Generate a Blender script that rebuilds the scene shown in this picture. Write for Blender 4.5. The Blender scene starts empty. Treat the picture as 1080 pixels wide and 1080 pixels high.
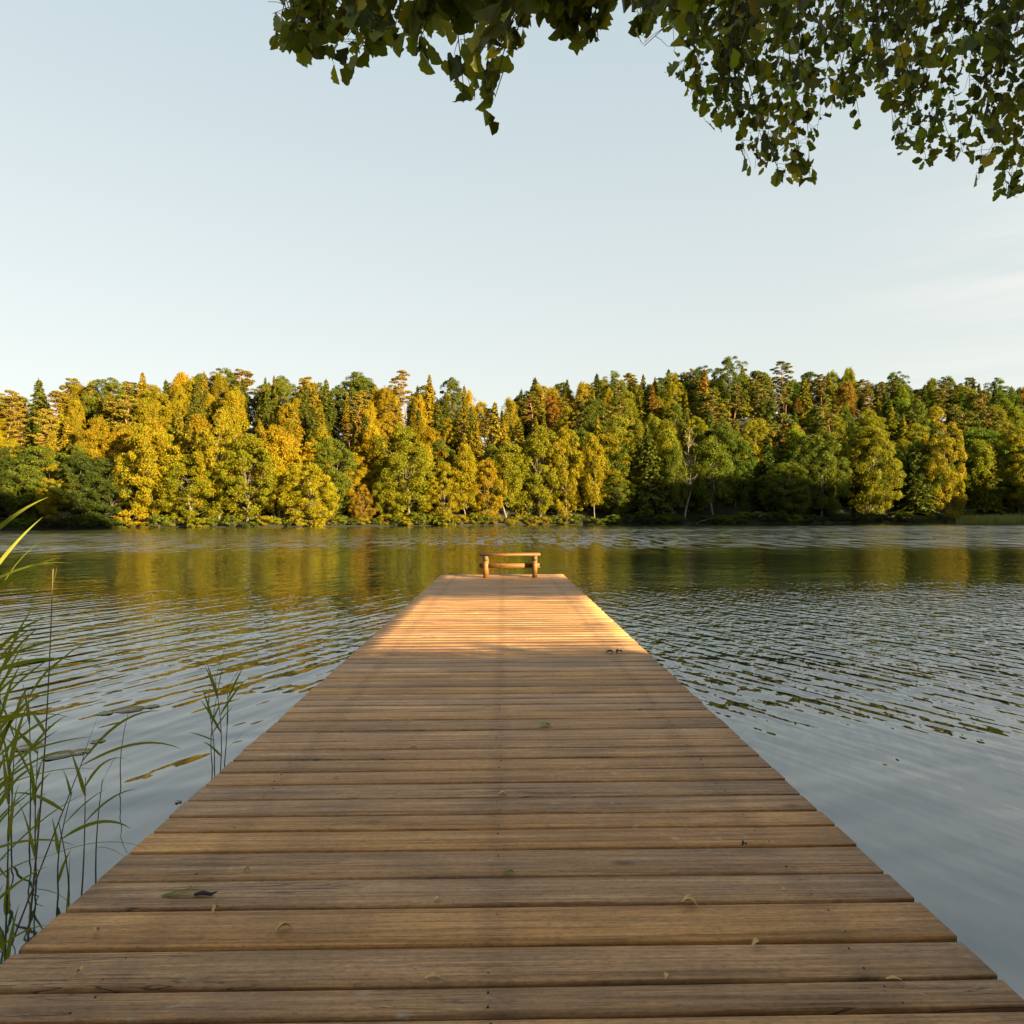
import bpy, math, random
import numpy as np
from mathutils import Vector, Matrix, Euler

# ------------------------------------------------------------------ camera, sky, sun
scene = bpy.context.scene
col = scene.collection
F_PX = 700.0                      # focal length in pixels of the 1080 px photograph
CAM = Vector((0.0, 0.0, 1.6))     # 1.2 m above the deck, 1.6 m above the lake
cd = bpy.data.cameras.new('camera'); cam = bpy.data.objects.new('camera', cd); col.objects.link(cam)
cd.sensor_width = 36.0; cd.lens = 36.0 * F_PX / 1080.0; cd.clip_end = 20000; cd.clip_start = 0.05
RM = (Matrix.Rotation(math.radians(-0.74), 3, 'Z') @ Matrix.Rotation(math.radians(90.62), 3, 'X')
      @ Matrix.Rotation(math.radians(-0.3), 3, 'Z'))
cam.location = CAM; cam.rotation_euler = RM.to_euler()
scene.camera = cam

SUN_EL = math.radians(9.5)
SUN_AZ = math.radians(50)         # right of straight behind the camera
SH = (math.sin(SUN_AZ), -math.cos(SUN_AZ))      # horizontal direction towards the sun
SP = (math.cos(SUN_AZ), math.sin(SUN_AZ))
TE = math.tan(SUN_EL)
w = bpy.data.worlds.new('World'); scene.world = w; w.use_nodes = True
nt = w.node_tree; nt.nodes.clear()
out = nt.nodes.new('ShaderNodeOutputWorld'); bg = nt.nodes.new('ShaderNodeBackground')
sky = nt.nodes.new('ShaderNodeTexSky'); sky.sky_type = 'NISHITA'; sky.sun_disc = False
sky.sun_elevation = SUN_EL; sky.sun_rotation = math.atan2(SH[0], SH[1])
sky.air_density = 1.0; sky.dust_density = 1.6; sky.ozone_density = 1.0; sky.altitude = 100
# thin veil of high cirrus whitening the sky
tc = nt.nodes.new('ShaderNodeTexCoord'); mp = nt.nodes.new('ShaderNodeMapping')
mp.inputs['Scale'].default_value = (1.2, 1.2, 9.0); mp.inputs['Rotation'].default_value = (0.10, 0.12, 0)
nz = nt.nodes.new('ShaderNodeTexNoise'); nz.inputs['Scale'].default_value = 2.6; nz.inputs['Detail'].default_value = 7
nz.inputs['Roughness'].default_value = 0.62; nz.inputs['Distortion'].default_value = 0.5
nt.links.new(tc.outputs['Generated'], mp.inputs['Vector']); nt.links.new(mp.outputs[0], nz.inputs['Vector'])
rp = nt.nodes.new('ShaderNodeMapRange'); rp.inputs['From Min'].default_value = 0.45; rp.inputs['From Max'].default_value = 0.75
rp.inputs['To Min'].default_value = 0.0; rp.inputs['To Max'].default_value = 0.5
nt.links.new(nz.outputs[0], rp.inputs['Value'])
hs = nt.nodes.new('ShaderNodeHueSaturation'); hs.inputs['Saturation'].default_value = 0.50; hs.inputs['Value'].default_value = 1.0
nt.links.new(sky.outputs[0], hs.inputs['Color'])
sx = nt.nodes.new('ShaderNodeSeparateXYZ'); nt.links.new(tc.outputs['Generated'], sx.inputs[0])
lowm = nt.nodes.new('ShaderNodeMapRange'); lowm.inputs['From Min'].default_value = 0.62; lowm.inputs['From Max'].default_value = 0.02
nt.links.new(sx.outputs[2], lowm.inputs['Value'])
rgt = nt.nodes.new('ShaderNodeMapRange'); rgt.inputs['From Min'].default_value = 0.42; rgt.inputs['From Max'].default_value = 0.68
nt.links.new(sx.outputs[0], rgt.inputs['Value'])
mm = nt.nodes.new('ShaderNodeMath'); mm.operation = 'MULTIPLY'; nt.links.new(rp.outputs[0], mm.inputs[0]); nt.links.new(rgt.outputs[0], mm.inputs[1])
mx = nt.nodes.new('ShaderNodeMixRGB'); mx.inputs[2].default_value = (4.0, 3.7, 3.5, 1)
nt.links.new(mm.outputs[0], mx.inputs[0])
grad = nt.nodes.new('ShaderNodeMixRGB'); grad.inputs[1].default_value = (2.15, 2.60, 2.80, 1); grad.inputs[2].default_value = (3.35, 3.42, 3.08, 1)
nt.links.new(lowm.outputs[0], grad.inputs[0])
veil = nt.nodes.new('ShaderNodeMixRGB'); veil.inputs[0].default_value = 0.8
nt.links.new(hs.outputs[0], veil.inputs[1]); nt.links.new(grad.outputs[0], veil.inputs[2]); nt.links.new(veil.outputs[0], mx.inputs[1])
nt.links.new(mx.outputs[0], bg.inputs['Color']); bg.inputs['Strength'].default_value = 0.05
nt.links.new(bg.outputs[0], out.inputs[0])

sl = bpy.data.lights.new('sun', 'SUN'); sun = bpy.data.objects.new('sun', sl); col.objects.link(sun)
sl.energy = 5.0; sl.angle = math.radians(0.5); sl.color = (1.0, 0.77, 0.38)
sdir = Vector((SH[0] * math.cos(SUN_EL), SH[1] * math.cos(SUN_EL), math.sin(SUN_EL)))
sun.rotation_euler = sdir.to_track_quat('Z', 'Y').to_euler()
sun.location = sdir * 50
scene.view_settings.view_transform = 'Standard'; scene.view_settings.look = 'None'
scene.view_settings.gamma = 1.0; scene.view_settings.exposure = 2.50
scene.cycles.max_bounces = 6; scene.cycles.diffuse_bounces = 2; scene.cycles.glossy_bounces = 3
scene.cycles.transmission_bounces = 3; scene.cycles.sample_clamp_indirect = 4

# ------------------------------------------------------------------ helpers
rng = np.random.default_rng(7)
random.seed(7)
def ray(px, py):
    v = Vector(((px - 540) / F_PX, (540 - py) / F_PX, -1.0)); return RM @ v
def at(px, py, Y):
    "point seen at a pixel of the photo, Y metres ahead"
    d = ray(px, py); return CAM + d * (Y / d.y)
def on_plane(px, py, z):
    d = ray(px, py); return CAM + d * ((z - CAM.z) / d.z)
def tag(o, label=None, cat=None, group=None, kind=None):
    for k, v in (('label', label), ('category', cat), ('group', group), ('kind', kind)):
        if v: o[k] = v
    return o
def empty(name, loc, rz=0):
    o = bpy.data.objects.new(name, None); col.objects.link(o); o.location = loc; o.rotation_euler = (0, 0, rz)
    o.empty_display_size = 0.2; return o
def mesh_np(name, V, F, smooth=False, mats=None, mat_idx=None):
    "V (n,3); F (m,k) same-size faces, or list of such arrays"
    me = bpy.data.meshes.new(name)
    Fs = F if isinstance(F, list) else [F]
    Fs = [np.asarray(f, dtype=np.int32) for f in Fs if len(f)]
    V = np.asarray(V, dtype=np.float32)
    me.vertices.add(len(V)); me.vertices.foreach_set('co', V.ravel())
    loops = np.concatenate([f.ravel() for f in Fs]); sizes = np.concatenate([np.full(len(f), f.shape[1]) for f in Fs])
    me.loops.add(len(loops)); me.loops.foreach_set('vertex_index', loops)
    me.polygons.add(len(sizes)); st = np.concatenate([[0], np.cumsum(sizes)[:-1]])
    me.polygons.foreach_set('loop_start', st.astype(np.int32)); me.polygons.foreach_set('loop_total', sizes.astype(np.int32))
    me.update(calc_edges=True)
    if smooth: me.polygons.foreach_set('use_smooth', np.ones(len(sizes), dtype=bool))
    for m in (mats or []): me.materials.append(m)
    if mat_idx is not None: me.polygons.foreach_set('material_index', np.asarray(mat_idx, dtype=np.int32))
    return me
class MB:
    "collects shapes that make ONE mesh"
    def __init__(s): s.V = []; s.F = {3: [], 4: []}; s.n = 0
    def add(s, V, F):
        V = np.asarray(V, float); s.V.append(V)
        F = np.asarray(F) + s.n
        s.F[F.shape[1]].append(F); s.n += len(V)
    def box(s, x0, x1, y0, y1, z0, z1, M=None):
        V = np.array([[x, y, z] for z in (z0, z1) for y in (y0, y1) for x in (x0, x1)], float)
        if M is not None: V = np.array([M @ Vector(v) for v in V])
        s.add(V, [[0, 2, 3, 1], [4, 5, 7, 6], [0, 1, 5, 4], [2, 6, 7, 3], [0, 4, 6, 2], [1, 3, 7, 5]])
    def tube(s, P, R, k=6):
        P = np.asarray([tuple(p) for p in P], float); n = len(P); R = np.broadcast_to(np.asarray(R, float), (n,))
        T = np.gradient(P, axis=0); T /= np.linalg.norm(T, axis=1)[:, None] + 1e-9
        ref = np.array([0, 0, 1.0]) if abs(T[0][2]) < 0.8 else np.array([1.0, 0, 0])
        A = np.cross(T, ref); A /= np.linalg.norm(A, axis=1)[:, None] + 1e-9; B = np.cross(T, A)
        a = np.arange(k) * 2 * np.pi / k
        V = (P[:, None] + R[:, None, None] * (np.cos(a)[None, :, None] * A[:, None] + np.sin(a)[None, :, None] * B[:, None])).reshape(-1, 3)
        i = np.arange(n - 1)[:, None] * k; j = np.arange(k)[None]; j2 = (j + 1) % k
        Fq = np.stack([i + j, i + j2, i + k + j2, i + k + j], -1).reshape(-1, 4)
        s.add(V, Fq)
        c = len(V)
        s.add(np.array([P[0], P[-1]]), np.zeros((0, 3), int)) if False else None
    def build(s, name, mat, parent=None, smooth=False):
        V = np.concatenate(s.V); F = [np.concatenate(f) for f in s.F.values() if len(f)]
        o = bpy.data.objects.new(name, mesh_np(name, V, F, smooth, [mat])); col.objects.link(o)
        if parent: o.parent = parent
        return o
def link_mesh(name, me, parent=None):
    o = bpy.data.objects.new(name, me); col.objects.link(o)
    if parent: o.parent = parent
    return o
def smooth01(t): t = np.clip(t, 0, 1); return t * t * (3 - 2 * t)
def fbm2(x, y, seed=0, octaves=4):
    "cheap smooth 2-d variation from sines"
    r = np.random.default_rng(seed); v = 0; a = 1; f = 1
    for _ in range(octaves):
        for _ in range(3):
            th = r.uniform(0, 2 * np.pi); ph = r.uniform(0, 6.28)
            v = v + a * np.sin(f * (x * np.cos(th) + y * np.sin(th)) + ph) / 3
        a *= 0.55; f *= 1.9
    return v

# ------------------------------------------------------------------ materials
def new_mat(name):
    m = bpy.data.materials.new(name); m.use_nodes = True; nt = m.node_tree; nt.nodes.clear()
    o = nt.nodes.new('ShaderNodeOutputMaterial'); return m, nt, o
def N(nt, t, **kw):
    n = nt.nodes.new(t)
    for k, v in kw.items():
        if k in ('operation', 'blend_type', 'data_type', 'wave_type', 'bands_direction', 'noise_dimensions', 'attribute_name', 'vector_type'): setattr(n, k, v)
        else: n.inputs[k.replace('_', ' ')].default_value = v
    return n
def L(nt, a, b): nt.links.new(a, b)
def math_n(nt, op, a, b=None, c=None):
    n = nt.nodes.new('ShaderNodeMath'); n.operation = op
    for i, v in enumerate((a, b, c)):
        if v is None: continue
        if isinstance(v, (int, float)): n.inputs[i].default_value = v
        else: nt.links.new(v, n.inputs[i])
    return n.outputs[0]
def ramp(nt, fac, stops):
    n = nt.nodes.new('ShaderNodeValToRGB'); nt.links.new(fac, n.inputs[0])
    el = n.color_ramp.elements
    while len(el) > 1: el.remove(el[-1])
    el[0].position = stops[0][0]; el[0].color = (*stops[0][1], 1)
    for p, c in stops[1:]:
        e = el.new(p); e.color = (*c, 1)
    return n.outputs[0]
def mixc(nt, bt, fac, a, b):
    n = nt.nodes.new('ShaderNodeMixRGB'); n.blend_type = bt
    for i, v in enumerate((fac, a, b)):
        if isinstance(v, (int, float)): n.inputs[i].default_value = v
        elif isinstance(v, tuple): n.inputs[i].default_value = (*v, 1)
        else: nt.links.new(v, n.inputs[i])
    return n.outputs[0]

def leaf_material(name, base=None, var=0.35, trans=0.35, patch=0.35, scale=0.35, rough=0.6, yellow=(1.3, 1.04, 0.6), spec=0.12, odd=0.0):
    "foliage: object colour of each tree varied leaf by leaf and in patches"
    m, nt, o = new_mat(name)
    geo = nt.nodes.new('ShaderNodeNewGeometry'); oi = nt.nodes.new('ShaderNodeObjectInfo')
    tc = nt.nodes.new('ShaderNodeTexCoord')
    c0 = oi.outputs['Color'] if base is None else base
    nz = N(nt, 'ShaderNodeTexNoise', Scale=scale, Detail=3.0); L(nt, tc.outputs['Object'], nz.inputs['Vector'])
    mr = N(nt, 'ShaderNodeMapRange'); mr.inputs['From Min'].default_value = 0.35; mr.inputs['From Max'].default_value = 0.65
    L(nt, nz.outputs[0], mr.inputs['Value'])
    c1 = mixc(nt, 'MULTIPLY', 1.0, c0, yellow)
    c2 = mixc(nt, 'MIX', math_n(nt, 'MULTIPLY', mr.outputs[0], patch * 2), c0, c1)
    v = math_n(nt, 'MULTIPLY_ADD', geo.outputs['Random Per Island'], 2 * var, 1 - var)
    hsv = nt.nodes.new('ShaderNodeHueSaturation'); L(nt, v, hsv.inputs['Value']); L(nt, c2, hsv.inputs['Color'])
    hu = math_n(nt, 'MULTIPLY_ADD', math_n(nt, 'FRACT', math_n(nt, 'MULTIPLY', geo.outputs['Random Per Island'], 17.3)), 0.04, 0.48)
    L(nt, hu, hsv.inputs['Hue'])
    if odd:      # a few leaves coloured yellow as painted sunlit highlights
        od = math_n(nt, 'GREATER_THAN', math_n(nt, 'FRACT', math_n(nt, 'MULTIPLY', geo.outputs['Random Per Island'], 53.1)), 1 - odd)
        L(nt, mixc(nt, 'MIX', od, c2, (0.30, 0.22, 0.02)), hsv.inputs['Color'])
    pb = N(nt, 'ShaderNodeBsdfPrincipled', Roughness=rough); L(nt, hsv.outputs[0], pb.inputs['Base Color'])
    pb.inputs['Specular IOR Level'].default_value = spec
    tr = N(nt, 'ShaderNodeBsdfTranslucent'); L(nt, mixc(nt, 'MULTIPLY', 1.0, hsv.outputs[0], (1.25, 1.2, 0.5)), tr.inputs['Color'])
    mxs = nt.nodes.new('ShaderNodeMixShader'); mxs.inputs[0].default_value = trans
    L(nt, pb.outputs[0], mxs.inputs[1]); L(nt, tr.outputs[0], mxs.inputs[2]); L(nt, mxs.outputs[0], o.inputs[0])
    return m
def bark_material(name, c1, c2, scale=6.0):
    m, nt, o = new_mat(name); tc = nt.nodes.new('ShaderNodeTexCoord')
    mp = nt.nodes.new('ShaderNodeMapping'); mp.inputs['Scale'].default_value = (1, 1, 0.25); L(nt, tc.outputs['Object'], mp.inputs[0])
    nz = N(nt, 'ShaderNodeTexNoise', Scale=scale, Detail=6.0, Roughness=0.7); L(nt, mp.outputs[0], nz.inputs['Vector'])
    c = ramp(nt, nz.outputs[0], [(0.35, c1), (0.65, c2)])
    pb = N(nt, 'ShaderNodeBsdfPrincipled', Roughness=0.85); L(nt, c, pb.inputs['Base Color'])
    bp = N(nt, 'ShaderNodeBump', Strength=0.6, Distance=0.02); L(nt, nz.outputs[0], bp.inputs['Height']); L(nt, bp.outputs[0], pb.inputs['Normal'])
    L(nt, pb.outputs[0], o.inputs[0]); return m
def plain(name, c, rough=0.7, c2=None, scale=8.0, metal=0.0):
    m, nt, o = new_mat(name)
    pb = N(nt, 'ShaderNodeBsdfPrincipled', Roughness=rough, Metallic=metal)
    tc = nt.nodes.new('ShaderNodeTexCoord'); nz = N(nt, 'ShaderNodeTexNoise', Scale=scale, Detail=5.0); L(nt, tc.outputs['Object'], nz.inputs['Vector'])
    c2 = c2 or tuple(x * 0.6 for x in c)
    L(nt, ramp(nt, nz.outputs[0], [(0.3, c2), (0.7, c)]), pb.inputs['Base Color']); L(nt, pb.outputs[0], o.inputs[0]); return m

M_LEAF = leaf_material('foliage')
M_NEEDLE = leaf_material('needles', var=0.3, trans=0.15, patch=0.25, yellow=(1.3, 1.05, 0.7))
M_BARK = bark_material('grey_bark', (0.05, 0.04, 0.03), (0.14, 0.12, 0.09))
M_PINEBARK = bark_material('pine_bark', (0.16, 0.075, 0.035), (0.30, 0.15, 0.07))
M_BIRCHBARK = bark_material('birch_bark', (0.08, 0.07, 0.055), (0.20, 0.18, 0.15), 3.0)
M_DEADBARK = bark_material('dead_bark', (0.12, 0.10, 0.08), (0.24, 0.21, 0.17), 3.0)

def ground_material():
    m, nt, o = new_mat('forest_floor'); geo = nt.nodes.new('ShaderNodeNewGeometry')
    nz = N(nt, 'ShaderNodeTexNoise', Scale=0.15, Detail=8.0, Roughness=0.65); L(nt, geo.outputs['Position'], nz.inputs['Vector'])
    c = ramp(nt, nz.outputs[0], [(0.35, (0.010, 0.011, 0.004)), (0.5, (0.018, 0.018, 0.007)), (0.68, (0.035, 0.027, 0.013))])
    pb = N(nt, 'ShaderNodeBsdfPrincipled', Roughness=0.95); L(nt, c, pb.inputs['Base Color']); L(nt, pb.outputs[0], o.inputs[0]); return m
M_GROUND = ground_material()

def water_material():
    m, nt, o = new_mat('lake_water')
    # height function as a node group; normals from finite differences so the slopes stay true at any distance
    g = bpy.data.node_groups.new('wave_height', 'ShaderNodeTree')
    g.interface.new_socket('P', in_out='INPUT', socket_type='NodeSocketVector')
    g.interface.new_socket('H', in_out='OUTPUT', socket_type='NodeSocketFloat')
    g.interface.new_socket('M', in_out='OUTPUT', socket_type='NodeSocketFloat')
    gi = g.nodes.new('NodeGroupInput'); go = g.nodes.new('NodeGroupOutput')
    P = gi.outputs[0]
    sep = g.nodes.new('ShaderNodeSeparateXYZ'); g.links.new(P, sep.inputs[0]); X, Y = sep.outputs[0], sep.outputs[1]
    def layer(rot, sx, sy, scale, detail, dist=0.0, off=0.0):
        mp = g.nodes.new('ShaderNodeMapping'); mp.vector_type = 'POINT'
        mp.inputs['Rotation'].default_value = (0, 0, math.radians(rot)); mp.inputs['Scale'].default_value = (sx, sy, 1); mp.inputs['Location'].default_value = (off, off, 0)
        # rotate first, then stretch
        mp2 = g.nodes.new('ShaderNodeMapping'); mp2.inputs['Rotation'].default_value = (0, 0, math.radians(rot))
        mp.inputs['Rotation'].default_value = (0, 0, 0)
        g.links.new(P, mp2.inputs[0]); g.links.new(mp2.outputs[0], mp.inputs[0])
        n = g.nodes.new('ShaderNodeTexNoise'); n.noise_dimensions = '2D'; n.inputs['Scale'].default_value = scale; n.inputs['Detail'].default_value = detail
        n.inputs['Roughness'].default_value = 0.45; n.inputs['Distortion'].default_value = dist
        g.links.new(mp.outputs[0], n.inputs['Vector']); return math_n(g, 'SUBTRACT', n.outputs[0], 0.5)
    def mr(v, a, b, c=0.0, d=1.0):
        n = g.nodes.new('ShaderNodeMapRange'); n.interpolation_type = 'SMOOTHSTEP'
        g.links.new(v, n.inputs[0])
        for i, q in zip((1, 2, 3, 4), (a, b, c, d)): n.inputs[i].default_value = q
        return n.outputs[0]
    mul = lambda a, b: math_n(g, 'MULTIPLY', a, b)
    add = lambda a, b: math_n(g, 'ADD', a, b)
    # long ripples trailing from lower left to upper right, left of the jetty (crests run about 25 deg right of ahead)
    l1 = layer(25, 1.0, 0.13, 3.8, 1.5, 0.0)
    # right of the jetty: two crossing trains
    l2 = layer(-28, 1.0, 0.22, 6.2, 1.5, 0.0, 3.0)
    l3 = layer(24, 1.0, 0.25, 7.0, 1.5, 0.0, 7.0)
    # broad swell
    l4 = layer(80, 1.0, 0.5, 0.9, 2.0, 0.3, 1.0)
    # wind ruffle
    l5 = layer(82, 1.0, 0.5, 1.6, 3.0, 0.0, 5.0)
    left = mr(X, 0.5, -1.5)
    right = mr(X, -0.5, 1.5)
    far_on = mr(Y, 25.0, 42.0); far_off = mr(Y, 152.0, 100.0)
    mid = mr(Y, 3.0, 8.0)
    midoff = mr(Y, 18.0, 10.0, 0.22, 1.0)
    a1 = mul(mul(l1, left), mul(mul(mr(Y, 3.8, 7.5, 0.25, 1.0), midoff), 0.036))
    a23 = mul(mul(add(l2, l3), right), mul(mul(mr(Y, 3.4, 7.5, 0.12, 1.0), midoff), 0.030))
    # wind patches far out, stronger to the right, streaky
    st = g.nodes.new('ShaderNodeTexNoise'); st.noise_dimensions = '2D'; st.inputs['Scale'].default_value = 0.035; st.inputs['Detail'].default_value = 3.0
    mps = g.nodes.new('ShaderNodeMapping'); mps.inputs['Scale'].default_value = (0.5, 1.3, 1); g.links.new(P, mps.inputs[0]); g.links.new(mps.outputs[0], st.inputs['Vector'])
    patch = mr(st.outputs[0], 0.36, 0.56, 0.6, 1.0)
    bear = math_n(g, 'DIVIDE', X, math_n(g, 'MAXIMUM', Y, 1.0))
    side = math_n(g, 'MAXIMUM', mr(bear, -0.02, 0.15, 0.55, 1.0), mr(bear, -0.35, -0.6, 0.50, 0.70))
    a5 = mul(l5, mul(mul(mul(far_on, far_off), mul(patch, side)), 0.10))
    spk = g.nodes.new('ShaderNodeTexNoise'); spk.noise_dimensions = '2D'; spk.inputs['Scale'].default_value = 1.0; spk.inputs['Detail'].default_value = 2.0
    mpk = g.nodes.new('ShaderNodeMapping'); mpk.inputs['Scale'].default_value = (1.5, 0.22, 1); g.links.new(P, mpk.inputs[0]); g.links.new(mpk.outputs[0], spk.inputs['Vector'])
    a5 = mul(a5, mr(spk.outputs[0], 0.44, 0.56, 0.02, 1.35))
    l6 = layer(70, 1.0, 0.32, 5.2, 1.5, 0.0, 9.0); l7 = layer(108, 1.0, 0.35, 7.5, 1.0, 0.0, 2.0)
    a6 = mul(add(l6, mul(l7, 0.6)), mul(mr(Y, 5.0, 9.0, 0.0, 1.0), mul(mr(Y, 18.0, 9.0, 0.22, 1.0), mr(X, 0.5, -2.0, 0.017, 0.009))))
    a4 = mul(l4, mr(Y, 2, 12, 0.055, 0.022))
    H = add(add(add(a1, a23), add(a4, a5)), a6)
    g.links.new(H, go.inputs[0])
    farm = mul(mul(mul(far_on, far_off), mul(patch, side)), mr(spk.outputs[0], 0.40, 0.56, 0.25, 1.0))
    nearm = mul(mul(mr(Y, 4.0, 7.5), mr(Y, 15.0, 10.0)), 0.13)
    g.links.new(add(farm, nearm), go.inputs[1])
    geo = nt.nodes.new('ShaderNodeNewGeometry')
    E = 0.012
    hs = []
    for dx, dy in ((0, 0), (E, 0), (0, E)):
        va = nt.nodes.new('ShaderNodeVectorMath'); va.operation = 'ADD'; va.inputs[1].default_value = (dx, dy, 0)
        L(nt, geo.outputs['Position'], va.inputs[0])
        gn = nt.nodes.new('ShaderNodeGroup'); gn.node_tree = g; L(nt, va.outputs[0], gn.inputs[0]); hs.append(gn.outputs[0]); mask = gn.outputs[1] if dx == 0 and dy == 0 else mask
    sx = math_n(nt, 'DIVIDE', math_n(nt, 'SUBTRACT', hs[0], hs[1]), E); sy = math_n(nt, 'DIVIDE', math_n(nt, 'SUBTRACT', hs[0], hs[2]), E)
    sy = math_n(nt, 'MULTIPLY_ADD', mask, -0.15, sy)      # of the wave faces only those leaning this way are seen at a grazing angle
    cx = nt.nodes.new('ShaderNodeCombineXYZ'); L(nt, sx, cx.inputs[0]); L(nt, sy, cx.inputs[1]); cx.inputs[2].default_value = 1.0
    nm = nt.nodes.new('ShaderNodeVectorMath'); nm.operation = 'NORMALIZE'; L(nt, cx.outputs[0], nm.inputs[0])
    pb = N(nt, 'ShaderNodeBsdfPrincipled', Roughness=0.03, IOR=2.5)
    pb.inputs['Base Color'].default_value = (0.006, 0.017, 0.019, 1)
    L(nt, nm.outputs[0], pb.inputs['Normal']); L(nt, pb.outputs[0], o.inputs[0]); return m
M_WATER = water_material()

def wood_material(name, dark, mid, light, stains=False, rough=0.62):
    m, nt, o = new_mat(name); tc = nt.nodes.new('ShaderNodeTexCoord'); geo = nt.nodes.new('ShaderNodeNewGeometry')
    rnd = geo.outputs['Random Per Island']
    cmb = nt.nodes.new('ShaderNodeCombineXYZ'); L(nt, math_n(nt, 'MULTIPLY', rnd, 37.0), cmb.inputs[0]); L(nt, math_n(nt, 'MULTIPLY', rnd, 91.0), cmb.inputs[2])
    va = nt.nodes.new('ShaderNodeVectorMath'); va.operation = 'ADD'; L(nt, tc.outputs['Object'], va.inputs[0]); L(nt, cmb.outputs[0], va.inputs[1])
    def nzs(scale, sc, detail=5.0, rough_=0.6, dist=0.0, src=va.outputs[0]):
        mp = nt.nodes.new('ShaderNodeMapping'); mp.inputs['Scale'].default_value = sc; L(nt, src, mp.inputs[0])
        n = N(nt, 'ShaderNodeTexNoise', Scale=scale, Detail=detail, Roughness=rough_, Distortion=dist); L(nt, mp.outputs[0], n.inputs['Vector']); return n.outputs[0]
    grain = nzs(9.0, (0.09, 3.5, 3.5), 9.0, 0.72, 0.35)
    fine = nzs(60.0, (0.04, 2.2, 2.2), 4.0, 0.7)
    blot = nzs(2.2, (0.8, 1.2, 1.0), 5.0, 0.6)
    c = ramp(nt, grain, [(0.30, dark), (0.5, mid), (0.70, light)])
    c = mixc(nt, 'OVERLAY', 0.65, c, ramp(nt, fine, [(0.3, (0.2, 0.2, 0.2)), (0.7, (0.78, 0.78, 0.78))]))
    c = mixc(nt, 'MULTIPLY', 0.9, c, ramp(nt, blot, [(0.33, (0.66, 0.62, 0.58)), (0.62, (1.12, 1.1, 1.06))]))
    stk = nzs(34.0, (0.035, 2.6, 2.0), 5.0, 0.75, 0.25)
    c = mixc(nt, 'MULTIPLY', 0.75, c, ramp(nt, stk, [(0.34, (0.36, 0.30, 0.25)), (0.42, (0.92, 0.92, 0.92)), (0.7, (1.08, 1.08, 1.08))]))
    mot = nzs(75.0, (0.45, 1.3, 1.0), 6.0, 0.8)
    c = mixc(nt, 'MULTIPLY', 0.8, c, ramp(nt, mot, [(0.36, (0.55, 0.52, 0.50)), (0.5, (0.98, 0.98, 0.98)), (0.68, (1.22, 1.20, 1.18))]))
    # board to board difference
    hv = nt.nodes.new('ShaderNodeHueSaturation'); L(nt, c, hv.inputs['Color'])
    L(nt, math_n(nt, 'MULTIPLY_ADD', rnd, 0.32, 0.82), hv.inputs['Value'])
    L(nt, math_n(nt, 'MULTIPLY_ADD', math_n(nt, 'FRACT', math_n(nt, 'MULTIPLY', rnd, 13.7)), 0.16, 0.90), hv.inputs['Saturation'])
    c = hv.outputs[0]
    # drying cracks and knots
    cr = nzs(5.0, (0.16, 6.0, 1.0), 3.0, 0.55, 0.9)
    crm = math_n(nt, 'SUBTRACT', 1.0, math_n(nt, 'MINIMUM', math_n(nt, 'MULTIPLY', math_n(nt, 'ABSOLUTE', math_n(nt, 'SUBTRACT', cr, 0.5)), 90.0), 1.0))
    gate = nzs(1.3, (0.5, 1.0, 1.0), 2.0)
    gm = N(nt, 'ShaderNodeMapRange'); gm.inputs['From Min'].default_value = 0.52; gm.inputs['From Max'].default_value = 0.58; L(nt, gate, gm.inputs['Value'])
    crack = math_n(nt, 'MULTIPLY', crm, gm.outputs[0])
    c = mixc(nt, 'MIX', math_n(nt, 'MULTIPLY', crack, 0.85), c, (0.02, 0.013, 0.008))
    vor = nt.nodes.new('ShaderNodeTexVoronoi'); vor.inputs['Scale'].default_value = 1.5
    mpv = nt.nodes.new('ShaderNodeMapping'); mpv.inputs['Scale'].default_value = (0.9, 2.2, 1.0); L(nt, va.outputs[0], mpv.inputs[0]); L(nt, mpv.outputs[0], vor.inputs['Vector'])
    kn = N(nt, 'ShaderNodeMapRange'); kn.inputs['From Min'].default_value = 0.075; kn.inputs['From Max'].default_value = 0.02; L(nt, vor.outputs['Distance'], kn.inputs['Value'])
    c = mixc(nt, 'MIX', math_n(nt, 'MULTIPLY', kn.outputs[0], 0.75), c, (0.07, 0.035, 0.018))
    if stains:
        sep = nt.nodes.new('ShaderNodeSeparateXYZ'); L(nt, tc.outputs['Object'], sep.inputs[0])
        wob = nzs(3.0, (0.6, 1.0, 1.0), 4.0, 0.6, 0, tc.outputs['Object'])
        st = None
        for x0 in (-1.02, -0.03, 0.95):
            d = math_n(nt, 'ABSOLUTE', math_n(nt, 'ADD', math_n(nt, 'SUBTRACT', sep.outputs[0], x0), math_n(nt, 'MULTIPLY_ADD', wob, 0.12, -0.06)))
            q = N(nt, 'ShaderNodeMapRange'); q.inputs['From Min'].default_value = 0.07; q.inputs['From Max'].default_value = 0.015; L(nt, d, q.inputs['Value'])
            st = q.outputs[0] if st is None else math_n(nt, 'MAXIMUM', st, q.outputs[0])
        st = math_n(nt, 'MULTIPLY', st, math_n(nt, 'MULTIPLY', blot, 0.55))
        c = mixc(nt, 'MULTIPLY', st, c, (0.42, 0.38, 0.38))
        # pale scuffs
        sc_ = nzs(26.0, (0.5, 1.1, 1.0), 6.0, 0.75, 0.2, tc.outputs['Object']); sg = nzs(1.1, (1, 1, 1), 3.0, 0.5, 0, tc.outputs['Object'])
        a = N(nt, 'ShaderNodeMapRange'); a.inputs['From Min'].default_value = 0.55; a.inputs['From Max'].default_value = 0.72; L(nt, sc_, a.inputs['Value'])
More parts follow.
